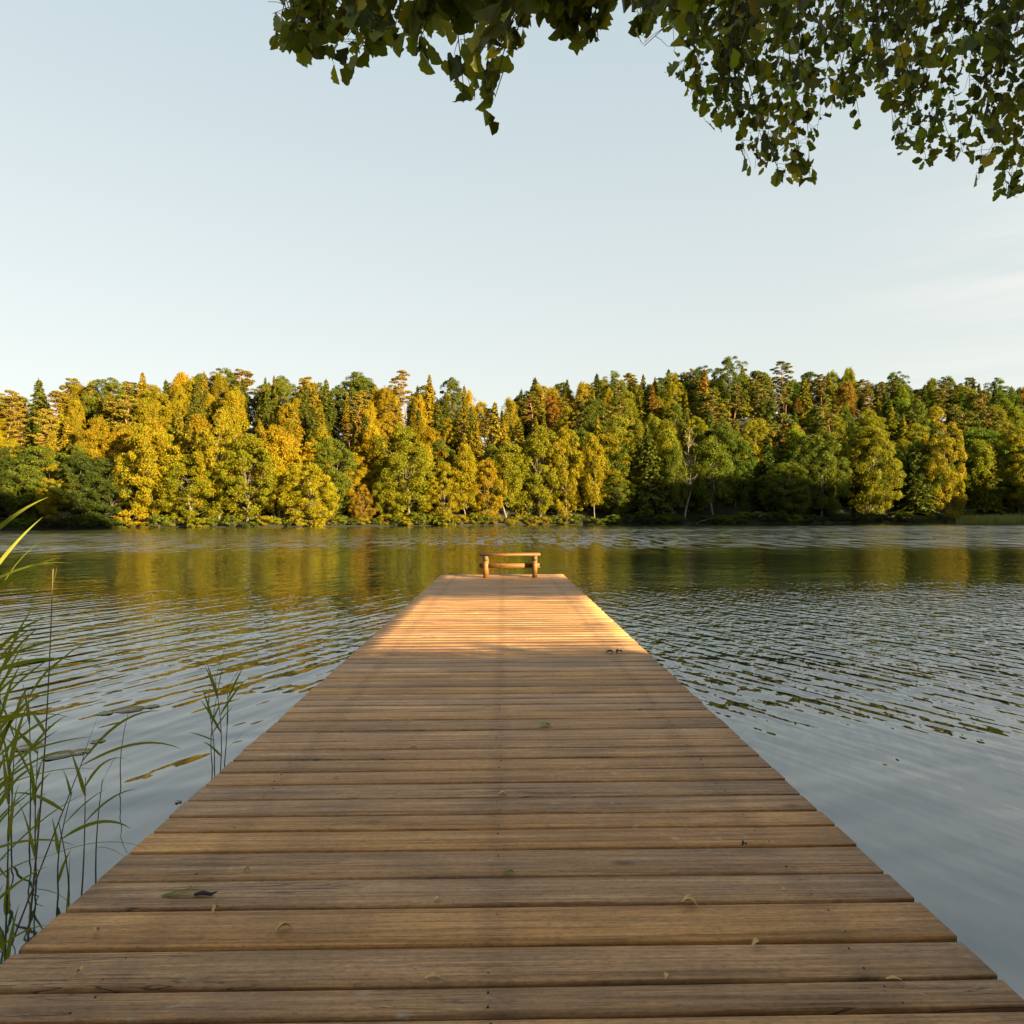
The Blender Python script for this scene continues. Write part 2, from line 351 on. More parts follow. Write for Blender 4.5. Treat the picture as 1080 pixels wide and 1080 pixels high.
        b = N(nt, 'ShaderNodeMapRange'); b.inputs['From Min'].default_value = 0.48; b.inputs['From Max'].default_value = 0.64; L(nt, sg, b.inputs['Value'])
        c = mixc(nt, 'MIX', math_n(nt, 'MULTIPLY', math_n(nt, 'MULTIPLY', a.outputs[0], b.outputs[0]), 0.6), c, (0.55, 0.48, 0.39))
    pb = N(nt, 'ShaderNodeBsdfPrincipled', Roughness=rough); L(nt, c, pb.inputs['Base Color'])
    rr = N(nt, 'ShaderNodeMapRange'); rr.inputs['To Min'].default_value = rough - 0.14; rr.inputs['To Max'].default_value = rough + 0.16; L(nt, blot, rr.inputs['Value']); L(nt, rr.outputs[0], pb.inputs['Roughness'])
    h = math_n(nt, 'ADD', math_n(nt, 'MULTIPLY', grain, 0.5), math_n(nt, 'ADD', math_n(nt, 'MULTIPLY', fine, 0.35), math_n(nt, 'MULTIPLY', crack, -1.2)))
    bp = N(nt, 'ShaderNodeBump', Strength=0.7, Distance=0.002); L(nt, h, bp.inputs['Height']); L(nt, bp.outputs[0], pb.inputs['Normal'])
    L(nt, pb.outputs[0], o.inputs[0]); return m
M_DECK = wood_material('weathered_deck_wood', (0.20, 0.096, 0.032), (0.46, 0.230, 0.085), (0.63, 0.350, 0.145), stains=True)
M_BENCH = wood_material('oiled_bench_wood', (0.10, 0.042, 0.010), (0.175, 0.078, 0.018), (0.24, 0.115, 0.030))
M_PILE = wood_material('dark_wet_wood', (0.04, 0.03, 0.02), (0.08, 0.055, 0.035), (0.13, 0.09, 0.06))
M_IRON = plain('dark_iron', (0.06, 0.05, 0.045), 0.5, metal=0.6)

# ------------------------------------------------------------------ terrain, lake
DECK_Z = 0.4
def y_shore(x): return 178 + 0.2 * x + 3.0 * np.sin(x * 0.045 + 1) + 1.6 * np.sin(x * 0.13)
SKY_PX = [(-260, 432), (-120, 428), (0, 420), (50, 415), (120, 403), (180, 399), (250, 391), (300, 397), (360, 403), (430, 401), (500, 410), (527, 424),
          (545, 410), (600, 404), (625, 396), (700, 392), (780, 390), (850, 392), (920, 394), (970, 400), (1030, 398), (1080, 406), (1200, 412), (1340, 418)]
SKX = np.array([p[0] for p in SKY_PX], float); SKYY = np.array([p[1] for p in SKY_PX], float)
def px_of(x, y): return 531 + F_PX * x / np.maximum(y, 1)
def hor(px): return 548.0 - (px - 540) * math.tan(math.radians(0.3))
def ridge_ground(px, Y):       # ground height under the crest so that 20 m trees reach the skyline
    return 1.6 + (hor(px) - np.interp(px, SKX, SKYY)) / F_PX * Y - 19.0
CREST = 66.0
def terrain(x, y):
    x = np.asarray(x, float); y = np.asarray(y, float)
    ys = y_shore(np.clip(x, -400, 500)); s = y - ys
    px = px_of(x, np.maximum(y, 60.0)); px = np.clip(px, -260, 1340)
    crest = ridge_ground(px, ys + CREST)
    crest = crest + 0 * x
    far = -1.2 + 1.75 * smooth01((s + 1.2) / 1.6) + (crest - 0.5) * smooth01((s - 1) / CREST) ** 0.85 + fbm2(x / 14, y / 14, 3) * 0.5 * smooth01(s / 20)
    far = far - 12 * smooth01((s - 120) / 300)
    yn = -1.2 + 0.02 * x + 1.2 * np.sin(x * 0.15)            # near bank
    sn = yn - y
    near = -1.2 + 1.5 * smooth01((sn + 1.5) / 3.0) + 0.035 * np.clip(sn, 0, 200)
    z = np.maximum(far, near)
    # closing shores far to the left and right
    side = -1.2 + 8 * smooth01((np.abs(x - 60) - 420) / 60)
    return np.maximum(z, side)
def graded(a, b, fine, grow=1.12, lo=None, hi=None):
    v = list(np.arange(a, b + fine / 2, fine)); st = fine
    while v[-1] < hi: st *= grow; v.append(v[-1] + st)
    st = fine
    while v[0] > lo: st *= grow; v.insert(0, v[0] - st)
    return np.array(v)
def grid_mesh(name, gx, gy, fz, mat, smooth=True):
    X, Y = np.meshgrid(gx, gy); Z = fz(X, Y); V = np.stack([X, Y, Z], -1).reshape(-1, 3)
    nx, ny = len(gx), len(gy); i = np.arange(ny - 1)[:, None] * nx + np.arange(nx - 1)[None]
    F = np.stack([i, i + 1, i + nx + 1, i + nx], -1).reshape(-1, 4)
    return link_mesh(name, mesh_np(name, V, F, smooth, [mat]))
gx = graded(-240, 320, 4.0, 1.15, -4000, 4000); gy = np.concatenate([graded(-12, 6, 1.0, 1.2, -4000, 60), graded(130, 320, 3.0, 1.15, 75, 4000)])
gy = np.unique(np.round(gy, 2))
tag(grid_mesh('ground', gx, gy, terrain, M_GROUND), kind='structure')
wv = MB(); wv.add([[-3900, -3900, 0], [3900, -3900, 0], [3900, 3900, 0], [-3900, 3900, 0]], [[0, 1, 2, 3]])
tag(wv.build('lake_water', M_WATER), kind='structure')

# unseen ridge added on the right-hand shore, crest shaped to shade the far woods
def shade_top(u):
    return np.interp(u, [20, 40, 52, 62, 72, 145, 158, 172, 200, 222, 236, 246, 256, 300],
                        [9, 10, 9, 2, -22, -20, 0, 13, 15, 10, 1, 3, 11, 13]) + 250 * TE
us = np.arange(20, 301, 3.0); vs = np.linspace(-42, 42, 29)
U, Vv = np.meshgrid(us, vs)
vc = np.interp(U, [45, 264], [62, 237]) 
top = shade_top(U) + fbm2(U / 2.2, Vv * 0.2, 11, 3) * 1.6
Hh = top * np.clip(1 - (np.abs(Vv) / 42) ** 2, 0, 1) - 0.5
vv = vc + Vv
Xh = SP[0] * U + SH[0] * vv; Yh = SP[1] * U + SH[1] * vv
i = np.arange(len(vs) - 1)[:, None] * len(us) + np.arange(len(us) - 1)[None]
shade_ridge = link_mesh('shade_ridge', mesh_np('shade_ridge', np.stack([Xh, Yh, Hh], -1).reshape(-1, 3), np.stack([i, i + 1, i + len(us) + 1, i + len(us)], -1).reshape(-1, 4), True, [M_GROUND]))
tag(shade_ridge, kind='structure')

# ------------------------------------------------------------------ tree kinds
def cards(C, Nn, size, rg, aspect=1.0, elong=None):
    "one small leaf-spray face per point"
    n = len(C); Nn = Nn / (np.linalg.norm(Nn, axis=1)[:, None] + 1e-9)
    r = rg.normal(size=(n, 3)) if elong is None else elong + 0.25 * rg.normal(size=(n, 3))
    A = r - (r * Nn).sum(1)[:, None] * Nn; A /= np.linalg.norm(A, axis=1)[:, None] + 1e-9
    B = np.cross(Nn, A); s = (size * rg.uniform(0.6, 1.3, n))[:, None]
    lift = Nn * s * 0.25
    V = np.stack([C - A * s * aspect, C - B * s * 0.62 + lift * rg.uniform(-1, 1, (n, 1)), C + A * s * aspect, C + B * s * 0.62 + lift * rg.uniform(-1, 1, (n, 1))], 1).reshape(-1, 3)
    return V, np.arange(4 * n).reshape(-1, 4)
def sphere_dirs(n, rg):
    d = rg.normal(size=(n, 3)); return d / np.linalg.norm(d, axis=1)[:, None]
def clump_cards(cent, rad, out, n_per, size, rg, flat=0.75, spread=0.7):
    C = np.repeat(cent, n_per, 0); R = np.repeat(rad, n_per); O = np.repeat(out, n_per, 0)
    d = sphere_dirs(len(C), rg) + 0.55 * O + np.array([0, 0, 0.25]); d /= np.linalg.norm(d, axis=1)[:, None]
    pos = C + d * (R * rg.uniform(0.55, 1.05, len(C)))[:, None] * np.array([1, 1, flat])
    nrm = d + spread * rg.normal(size=d.shape)
    return cards(pos, nrm, size, rg)
def limb_path(a, b, rg, n=6, bend=0.12):
    a = np.array(a, float); b = np.array(b, float); t = np.linspace(0, 1, n)[:, None]
    P = a + (b - a) * t + np.sin(t * np.pi) * rg.normal(size=3) * bend * np.linalg.norm(b - a)
    P[1:-1] += rg.normal(size=(n - 2, 3)) * 0.02 * np.linalg.norm(b - a); return P
def proto_meshes(kind, seed):
    rg = np.random.default_rng(seed); tr = MB()
    if kind in ('broadleaf', 'lowleaf'):
        H = 18.0; low = kind == 'lowleaf'
        zc = 0.50 * H if low else 0.54 * H; rz = 0.49 * H if low else 0.46 * H; rx = (0.33 if low else 0.29) * H
        P = limb_path((0, 0, -0.8), (rg.normal() * .5, rg.normal() * .5, 0.8 * H), rg, 8, 0.02); tr.tube(P, np.linspace(0.32, 0.06, 8), 7)
        lobes = []
        for _ in range(11):
            d = sphere_dirs(1, rg)[0]; lobes.append((d, rg.uniform(0.65, 0.9), rg.uniform(0.10, 0.30)))
        n = 210 if low else 190
        d = sphere_dirs(n, rg); d[:, 2] = d[:, 2] * 1.0
        f = np.ones(n) * 0.86
        for ld, c, a in lobes: f += a * smooth01(((d @ ld) - c) / (1 - c))
        fr = rg.choice([1.0, 0.72, 0.5], n, p=[.68, .22, .10])
        sh = np.where(d[:, 2] < 0, 1.0, 1.0 - 0.28 * d[:, 2] ** 2)
        cent = np.stack([d[:, 0] * rx * f * fr * sh, d[:, 1] * rx * f * fr * sh, zc + d[:, 2] * rz * f * fr], 1)
        if not low: cent = cent[cent[:, 2] > 0.05 * H]
        else: cent = cent[cent[:, 2] > 0.02 * H]; 
        out = cent - np.array([0, 0, zc]); out /= np.linalg.norm(out, axis=1)[:, None]
        rad = rg.uniform(0.6, 1.6, len(cent))
        for c in cent[::6]:
            z0 = max(1.5, c[2] * 0.55); tr.tube(limb_path((0, 0, z0), c * 0.93, rg, 5), np.linspace(0.11, 0.02, 5), 5)
        V, Fq = clump_cards(cent, rad, out, 190, 0.155, rg)
    elif kind == 'birch':
        H = 20.0
        P = limb_path((0, 0, -0.8), (rg.normal() * .6, rg.normal() * .6, 0.93 * H), rg, 9, 0.02); tr.tube(P, np.linspace(0.15, 0.03, 9), 6)
        Cs, Ns, El = [], [], []
        for k in range(150):
            h = rg.uniform(0.22, 0.97) ** 0.9 * H; tt = h / H; r = 3.1 * (np.sin(np.pi * np.clip((tt - 0.10) / 0.92, 0, 1)) ** 0.7) * rg.uniform(0.35, 1.1)
            a = rg.uniform(0, 2 * np.pi); tip = np.array([np.cos(a) * r, np.sin(a) * r, h + rg.uniform(0, .8)])
            if k % 4 == 0: tr.tube(limb_path((0, 0, h - 1.2 - 0.4 * r), tip, rg, 4), np.linspace(0.05, 0.01, 4), 4)
            ln = rg.uniform(1.0, 2.6); m = int(110)
            t = rg.uniform(0, 1, m)
            pos = tip + np.stack([np.cos(a) * 0.35 * t, np.sin(a) * 0.35 * t, -ln * t], 1) + rg.normal(size=(m, 3)) * np.array([.33, .33, .2])
            Cs.append(pos); nn = rg.normal(size=(m, 3)) * 0.8 + np.array([np.cos(a), np.sin(a), 0.2]); Ns.append(nn)
        C = np.concatenate(Cs); Nn = np.concatenate(Ns); V, Fq = cards(C, Nn, 0.14, rg, 1.25, np.tile([0, 0, 1.0], (len(C), 1)))
    elif kind == 'spruce':
        H = 21.0; R = rg.uniform(3.2, 4.2)
        tr.tube([(0, 0, -0.8), (0, 0, H * 0.5), (0, 0, H * 0.99)], [0.24, 0.15, 0.02], 6)
        Cs, Ns, El = [], [], []
        z = 1.3
        while z < H - 0.25:
            rr = R * (1 - z / H) ** 0.82 * rg.uniform(0.82, 1.12) + 0.12
            k = max(4, int(7 * rr / R + 3)); a0 = rg.uniform(0, 6.28)
            for j in range(k):
                a = a0 + j * 2 * np.pi / k + rg.normal() * 0.2; L_ = rr * rg.uniform(0.65, 1.18)
                m = int(6 + 17 * L_); t = rg.uniform(0.08, 1, m) ** 0.8
                w_ = 0.30 * L_ * (1 - t) + 0.08
                pos = np.stack([np.cos(a) * L_ * t, np.sin(a) * L_ * t, z + 0.22 * L_ * t - 0.55 * L_ * t ** 2 * 0.9 - rg.uniform(0, .28, m)], 1)
                lat = rg.normal(size=m) * w_; pos[:, 0] += -np.sin(a) * lat; pos[:, 1] += np.cos(a) * lat
                Cs.append(pos); Ns.append(np.array([np.cos(a) * .5, np.sin(a) * .5, 0.8]) + 0.5 * rg.normal(size=(m, 3)))
                El.append(np.tile([np.cos(a), np.sin(a), -0.35], (m, 1)))
            z += rg.uniform(0.34, 0.52)
        Cs.append(np.stack([np.zeros(8), np.zeros(8), H - 0.8 + np.linspace(0, .8, 8)], 1)); Ns.append(rg.normal(size=(8, 3)) * [1, 1, .1]); El.append(np.tile([0, 0, 1.0], (8, 1)))
        V, Fq = cards(np.concatenate(Cs), np.concatenate(Ns), 0.21, rg, 1.5, np.concatenate(El))
    elif kind == 'pine':
        H = 21.0; lx, ly = rg.normal() * .5, rg.normal() * .5
        P = limb_path((0, 0, -0.8), (lx, ly, 0.95 * H), rg, 9, 0.015); tr.tube(P, np.linspace(0.24, 0.06, 9), 7)
        cents, outs, rads = [], [], []
        for _ in range(64):
            h = H * rg.uniform(0.46, 0.985); r = 3.2 * np.sqrt(max(0.02, 1 - ((h / H - 0.68) / 0.318) ** 2)) * rg.uniform(0.35, 1.1); a = rg.uniform(0, 6.28)
            c = np.array([lx * .9 + np.cos(a) * r, ly * .9 + np.sin(a) * r, h]); cents.append(c); outs.append([np.cos(a) * .6, np.sin(a) * .6, .7]); rads.append(rg.uniform(0.55, 1.15))
            tr.tube(limb_path((lx * h / H, ly * h / H, h - 0.5), c, rg, 4), np.linspace(0.07, 0.02, 4), 5)
        for _ in range(5):     # dead snags below the crown
            h = H * rg.uniform(0.3, 0.5); a = rg.uniform(0, 6.28); tr.tube(limb_path((lx * h / H, ly * h / H, h), (np.cos(a) * 1.3, np.sin(a) * 1.3, h + .1), rg, 4), np.linspace(0.035, 0.008, 4), 4)
        V, Fq = clump_cards(np.array(cents), np.array(rads), np.array(outs), 170, 0.165, rg, 0.5, 0.8)
    elif kind == 'shrub':
        H = 3.2; cents = []; 
        for _ in range(34):
            d = sphere_dirs(1, rg)[0]; cents.append([d[0] * 1.7, d[1] * 1.7, 1.35 + d[2] * 1.15])
        cents = np.array(cents); out = cents - [0, 0, 1.2]; out /= np.linalg.norm(out, axis=1)[:, None]
        for c in cents[::3]: tr.tube(limb_path((0, 0, -0.3), c * .9, rg, 4), np.linspace(0.05, 0.015, 4), 5)
        V, Fq = clump_cards(cents, rg.uniform(0.4, 0.75, len(cents)), out, 60, 0.16, rg)
    elif kind == 'dead':
        H = 15.0
        P = limb_path((0, 0, -0.8), (rg.normal() * 1, 0, H), rg, 9, 0.04); tr.tube(P, np.linspace(0.2, 0.02, 9), 6)
        for k in range(26):
            t = rg.uniform(0.3, 0.97); a = rg.uniform(0, 6.28); i_ = min(7, int(t * 8)); p = P[i_] + (P[i_ + 1] - P[i_]) * (t * 8 - i_)
            ln = 3.4 * (1.1 - t); e = p + np.array([np.cos(a) * ln * .6, np.sin(a) * ln * .6, ln * rg.uniform(.5, 1)])
            Q = limb_path(p, e, rg, 5, .1); tr.tube(Q, np.linspace(0.07, 0.015, 5), 4)
            for _ in range(3):
                q = Q[rg.integers(2, 5)]; tr.tube([q, q + rg.normal(size=3) * .4 + [0, 0, .5]], [0.025, 0.008], 3)
        cents = P[3:8] + rg.normal(size=(5, 3)) * 0.8
        V, Fq = clump_cards(cents, np.full(5, 0.8), np.tile([0, 0, 1.0], (5, 1)), 26, 0.15, rg)
    bark = {'pine': M_PINEBARK, 'birch': M_BIRCHBARK, 'dead': M_DEADBARK}.get(kind, M_BARK)
    lm = M_NEEDLE if kind in ('spruce', 'pine') else M_LEAF
    tm = mesh_np(kind + '_trunk', np.concatenate(tr.V), [np.concatenate(f) for f in tr.F.values() if len(f)], True, [bark])
    cm = mesh_np(kind + '_crown', V, Fq, False, [lm])
    return tm, cm, H
PROTO = {}
for kind, nvar in (('broadleaf', 5), ('lowleaf', 3), ('birch', 3), ('spruce', 4), ('pine', 4), ('shrub', 2), ('dead', 1)):
    PROTO[kind] = [proto_meshes(kind, 100 + 17 * k + len(kind)) for k in range(nvar)]
KNAME = {'broadleaf': 'broadleaf_tree', 'lowleaf': 'broadleaf_tree', 'birch': 'birch_tree', 'spruce': 'spruce_tree', 'pine': 'pine_tree', 'shrub': 'shrub', 'dead': 'bare_tree'}
def put_tree(kind, x, y, height, width=1.0, color=(0.1, 0.12, 0.02), label='', group=None, var=None, rz=None, z=None, cat=None):
    tm, cm, H = PROTO[kind][var if var is not None else random.randrange(len(PROTO[kind]))]
    z = float(terrain(x, y)) if z is None else z
    o = empty(KNAME[kind], (x, y, z), random.uniform(0, 6.28) if rz is None else rz); o.rotation_euler[0] = random.gauss(0, .03); o.rotation_euler[1] = random.gauss(0, .03)
    s = height / H; o.scale = (s * width, s * width, s)
    t = link_mesh('stem' if kind == 'shrub' else 'trunk', tm, o); c = link_mesh('crown', cm, o); c.color = (*color, 1)
    tag(o, label, cat or ('shrub' if kind == 'shrub' else 'tree'), group); return o

# foliage colours; golds and darks also carry painted-in sunlight and shade
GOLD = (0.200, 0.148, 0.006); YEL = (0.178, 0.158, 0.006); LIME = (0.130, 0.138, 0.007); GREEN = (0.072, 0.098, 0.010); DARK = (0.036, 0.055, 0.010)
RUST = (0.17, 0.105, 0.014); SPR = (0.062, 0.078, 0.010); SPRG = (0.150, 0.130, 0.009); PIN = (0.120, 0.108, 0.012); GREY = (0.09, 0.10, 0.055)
def at_bank(px, back, top_py=None):
    "x, y on the far bank seen at a pixel column, a number of metres behind the waterline; and height to reach a pixel row"
    b = (px - 531) / F_PX; y = 178.0
    for _ in range(12): y = float(y_shore(b * y)) + back
    x = b * y; zt = None
    if top_py is not None: zt = CAM.z + (hor(px) - top_py) / F_PX * y - float(terrain(x, y))
    return x, y, zt
# front row and other trees one can single out: px, metres behind the waterline, top pixel row, kind, width, colour, variant, label
FRONT = [
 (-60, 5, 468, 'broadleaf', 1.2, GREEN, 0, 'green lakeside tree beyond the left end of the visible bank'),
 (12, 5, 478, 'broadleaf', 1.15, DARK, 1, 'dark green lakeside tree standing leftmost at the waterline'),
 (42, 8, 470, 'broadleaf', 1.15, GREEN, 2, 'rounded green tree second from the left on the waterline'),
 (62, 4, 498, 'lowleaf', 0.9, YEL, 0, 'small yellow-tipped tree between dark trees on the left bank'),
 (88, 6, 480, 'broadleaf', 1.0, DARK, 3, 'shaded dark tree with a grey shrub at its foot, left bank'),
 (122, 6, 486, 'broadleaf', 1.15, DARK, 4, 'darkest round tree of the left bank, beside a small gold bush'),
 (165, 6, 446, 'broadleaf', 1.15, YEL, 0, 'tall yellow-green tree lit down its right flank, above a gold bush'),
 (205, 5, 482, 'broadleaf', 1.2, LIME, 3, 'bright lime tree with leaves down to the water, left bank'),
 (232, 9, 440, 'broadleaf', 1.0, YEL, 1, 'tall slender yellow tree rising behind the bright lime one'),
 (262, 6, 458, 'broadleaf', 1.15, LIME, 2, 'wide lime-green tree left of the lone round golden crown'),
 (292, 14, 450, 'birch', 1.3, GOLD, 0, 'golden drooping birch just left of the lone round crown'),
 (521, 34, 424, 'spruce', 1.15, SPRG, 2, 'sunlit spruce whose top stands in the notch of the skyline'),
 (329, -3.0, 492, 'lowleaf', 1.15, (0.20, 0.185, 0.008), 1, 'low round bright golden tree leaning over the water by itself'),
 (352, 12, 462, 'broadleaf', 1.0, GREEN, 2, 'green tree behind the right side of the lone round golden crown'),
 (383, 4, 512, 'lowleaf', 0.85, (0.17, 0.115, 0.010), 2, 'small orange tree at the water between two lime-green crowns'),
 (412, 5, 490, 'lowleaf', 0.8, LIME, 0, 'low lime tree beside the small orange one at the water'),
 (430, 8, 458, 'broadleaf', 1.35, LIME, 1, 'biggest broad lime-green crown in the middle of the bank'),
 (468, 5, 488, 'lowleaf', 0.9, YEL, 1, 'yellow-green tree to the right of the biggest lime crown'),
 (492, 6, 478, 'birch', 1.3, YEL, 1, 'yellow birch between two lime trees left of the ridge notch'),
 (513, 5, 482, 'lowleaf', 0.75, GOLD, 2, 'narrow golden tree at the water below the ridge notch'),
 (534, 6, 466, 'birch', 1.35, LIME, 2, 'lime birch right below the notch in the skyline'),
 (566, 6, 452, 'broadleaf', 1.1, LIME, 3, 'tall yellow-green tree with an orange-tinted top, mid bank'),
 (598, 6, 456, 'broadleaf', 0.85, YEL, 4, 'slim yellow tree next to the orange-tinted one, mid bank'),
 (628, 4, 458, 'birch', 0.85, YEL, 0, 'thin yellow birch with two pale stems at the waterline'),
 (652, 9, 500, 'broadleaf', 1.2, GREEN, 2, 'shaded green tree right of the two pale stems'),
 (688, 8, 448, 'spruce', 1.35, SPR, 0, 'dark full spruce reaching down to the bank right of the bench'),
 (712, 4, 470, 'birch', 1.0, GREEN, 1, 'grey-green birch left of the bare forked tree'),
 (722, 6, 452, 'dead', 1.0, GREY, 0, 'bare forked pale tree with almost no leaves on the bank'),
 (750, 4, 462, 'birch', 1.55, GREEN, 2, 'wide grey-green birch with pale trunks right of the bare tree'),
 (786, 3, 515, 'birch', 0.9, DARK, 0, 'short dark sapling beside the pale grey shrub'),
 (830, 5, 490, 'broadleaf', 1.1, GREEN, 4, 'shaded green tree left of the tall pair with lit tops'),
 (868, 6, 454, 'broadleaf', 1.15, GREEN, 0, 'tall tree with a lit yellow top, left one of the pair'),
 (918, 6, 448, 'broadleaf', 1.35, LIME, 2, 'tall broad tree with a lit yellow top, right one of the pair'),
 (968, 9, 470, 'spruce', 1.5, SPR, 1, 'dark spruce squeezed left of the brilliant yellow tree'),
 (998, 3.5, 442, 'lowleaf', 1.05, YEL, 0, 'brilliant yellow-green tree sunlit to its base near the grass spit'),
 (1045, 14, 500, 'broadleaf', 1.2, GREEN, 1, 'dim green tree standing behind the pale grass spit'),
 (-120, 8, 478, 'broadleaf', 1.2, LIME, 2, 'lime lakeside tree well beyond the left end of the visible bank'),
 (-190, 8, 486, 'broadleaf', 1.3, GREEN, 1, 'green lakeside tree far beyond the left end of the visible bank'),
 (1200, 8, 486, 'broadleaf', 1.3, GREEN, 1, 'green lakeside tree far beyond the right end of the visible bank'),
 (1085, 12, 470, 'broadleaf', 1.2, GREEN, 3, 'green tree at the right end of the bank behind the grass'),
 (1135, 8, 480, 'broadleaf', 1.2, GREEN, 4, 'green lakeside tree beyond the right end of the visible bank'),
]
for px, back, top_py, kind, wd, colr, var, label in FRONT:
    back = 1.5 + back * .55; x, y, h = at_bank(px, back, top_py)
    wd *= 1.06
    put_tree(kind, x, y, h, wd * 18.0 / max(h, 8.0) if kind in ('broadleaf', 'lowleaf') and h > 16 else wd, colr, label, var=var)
# rows up the slope
rr = random.Random(5)
GR = {'spruce': ('dark pointed spruce packed into the wooded slope', 'spruces of the far slope'),
      'spruce_gold': ('golden sunlit spruce among darker conifers on the slope', 'golden spruces of the far slope'),
      'pine': ('tall pine with bare reddish trunk in the slope woods', 'pines of the far slope'),
      'birch': ('yellowing birch with hanging twigs on the wooded slope', 'birches of the far slope'),
      'broadleaf': ('round green broadleaf crown packed into the wooded slope', 'broadleaf trees of the far slope'),
      'broadleaf_gold': ('round gold broadleaf crown packed into the wooded slope', 'golden broadleaf trees of the far slope'),
      'rust': ('rusty orange tree among green ones on the slope', 'rusty trees of the far slope')}
def slope_row(back, step, top_off, mix, jitter=5.0, px0=-330, px1=1330):
    px = px0 + rr.uniform(0, step)
    while px < px1:
        b = back + rr.uniform(-jitter, jitter)
        skyl = float(np.interp(px, SKX, SKYY)); base_row = 556
        top_py = skyl + top_off * (1 + rr.uniform(-0.3, 0.3)) + rr.gauss(0, 4.5)
        k = rr.choices(list(mix), [m(px) for m in mix.values()])[0]
        kind = {'spruce_gold': 'spruce', 'broadleaf_gold': 'broadleaf', 'rust': rr.choice(['birch', 'spruce', 'broadleaf'])}.get(k, k)
        x, y, h = at_bank(px, b, top_py); h = max(11.0, min(27.0, h + rr.gauss(0, 1.6)))
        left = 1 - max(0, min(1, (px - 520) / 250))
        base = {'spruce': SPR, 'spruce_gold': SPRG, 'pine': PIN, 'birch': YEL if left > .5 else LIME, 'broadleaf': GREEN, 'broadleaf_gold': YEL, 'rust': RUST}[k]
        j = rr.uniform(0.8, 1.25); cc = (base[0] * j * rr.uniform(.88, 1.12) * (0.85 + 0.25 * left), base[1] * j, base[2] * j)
        wd = rr.uniform(0.75, 1.3) * {'pine': 1.2, 'spruce': 1.2, 'birch': 1.05, 'broadleaf': 0.85}[kind]
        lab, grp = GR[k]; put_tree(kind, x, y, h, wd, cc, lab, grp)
        px += step * rr.choice([rr.uniform(0.25, 0.6), rr.uniform(0.7, 1.9)]) * 178 / y * 1.15
L_ = lambda a, b: (lambda px: a + (b - a) * max(0, min(1, (px - 500) / 200)))
slope_row(10, 21, 78, {'birch': L_(3, 2), 'broadleaf': L_(1, 3), 'broadleaf_gold': L_(2, .6), 'spruce': L_(.6, 1), 'spruce_gold': L_(1, .3)}, 2.5)
slope_row(17, 21, 62, {'birch': L_(3, 1.5), 'broadleaf': L_(1, 2), 'broadleaf_gold': L_(2, .8), 'spruce': L_(1, 2), 'spruce_gold': L_(1, .5), 'rust': L_(.3, .1)}, 2.5)
slope_row(24, 18, 50, {'birch': L_(4, 1), 'broadleaf_gold': L_(1, .8), 'pine': L_(1, 3), 'spruce': L_(2, 2), 'spruce_gold': L_(3, 1.5), 'rust': L_(.3, .2)}, 4)
slope_row(36, 17, 32, {'birch': L_(3, .8), 'spruce_gold': L_(4, 2), 'spruce': L_(3, 2), 'pine': L_(1.5, 5), 'broadleaf': L_(.4, .8), 'broadleaf_gold': L_(.5, .5), 'rust': L_(.3, .2)}, 4)
slope_row(49, 17, 15, {'spruce': L_(1.5, 1), 'spruce_gold': L_(2, 1), 'pine': L_(2, 4), 'birch': L_(2, 1), 'broadleaf_gold': L_(.6, .5), 'broadleaf': L_(.3, .5), 'rust': L_(.1, .4)}, 4)
slope_row(63, 13.5, 3, {'spruce': L_(2.4, 1.8), 'spruce_gold': L_(2, 1.6), 'pine': L_(1.6, 2), 'birch': L_(1.2, 1), 'broadleaf': L_(.5, .8), 'rust': L_(.05, .25)}, 7)
slope_row(78, 17, 7, {'spruce': L_(1, 1), 'birch': L_(1, .8), 'broadleaf': L_(1, 1.2), 'pine': L_(.5, .8)}, 4)
# shrubs at the waterline
SHR = [(76, 1.6, GREY, 1.15, 'pale grey-green shrub under the dark trees of the left bank'), (141, 0.9, GOLD, 1.3, 'small gold bush glowing beside the darkest tree'),
       (108, 1, DARK, .9, 'low dark shrub between the grey shrub and the gold bush'), (186, 1, LIME, .8, 'low lime shrub at the foot of the bright lime tree'),
       (244, 1, GREEN, .8, 'green shrub overhanging the water under the slender yellow tree'), (282, 1, YEL, .8, 'yellow shrub under the golden birch'),
       (360, 1, GREEN, .8, 'dim green shrub right of the lone round golden crown'), (450, 1, LIME, .8, 'bright shrub under the right side of the biggest lime crown'),
       (545, 1, LIME, .7, 'lime shrub at the waterline above the left end of the bench'), (584, 1, GREEN, .7, 'green shrub at the waterline above the right end of the bench'),
       (664, 1, DARK, .8, 'dark shrub below the dark full spruce'), (801, 0.6, GREY, 1.0, 'pale grey shrub at the water beside the short sapling'),
       (845, 1, DARK, .8, 'dark shrub at the foot of the tall pair, left side'), (893, 1, DARK, .8, 'dark shrub between the two trees with lit tops'),
       (945, 1, DARK, .9, 'dark shrub left of the brilliant yellow tree'), (1024, 5, GREEN, 1.0, 'green shrub between the yellow tree and the grass spit'),
       (1060, 8, GREEN, .9, 'green shrub behind the pale grass spit')]
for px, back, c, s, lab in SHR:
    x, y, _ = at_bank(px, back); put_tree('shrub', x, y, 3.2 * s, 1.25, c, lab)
px = -90
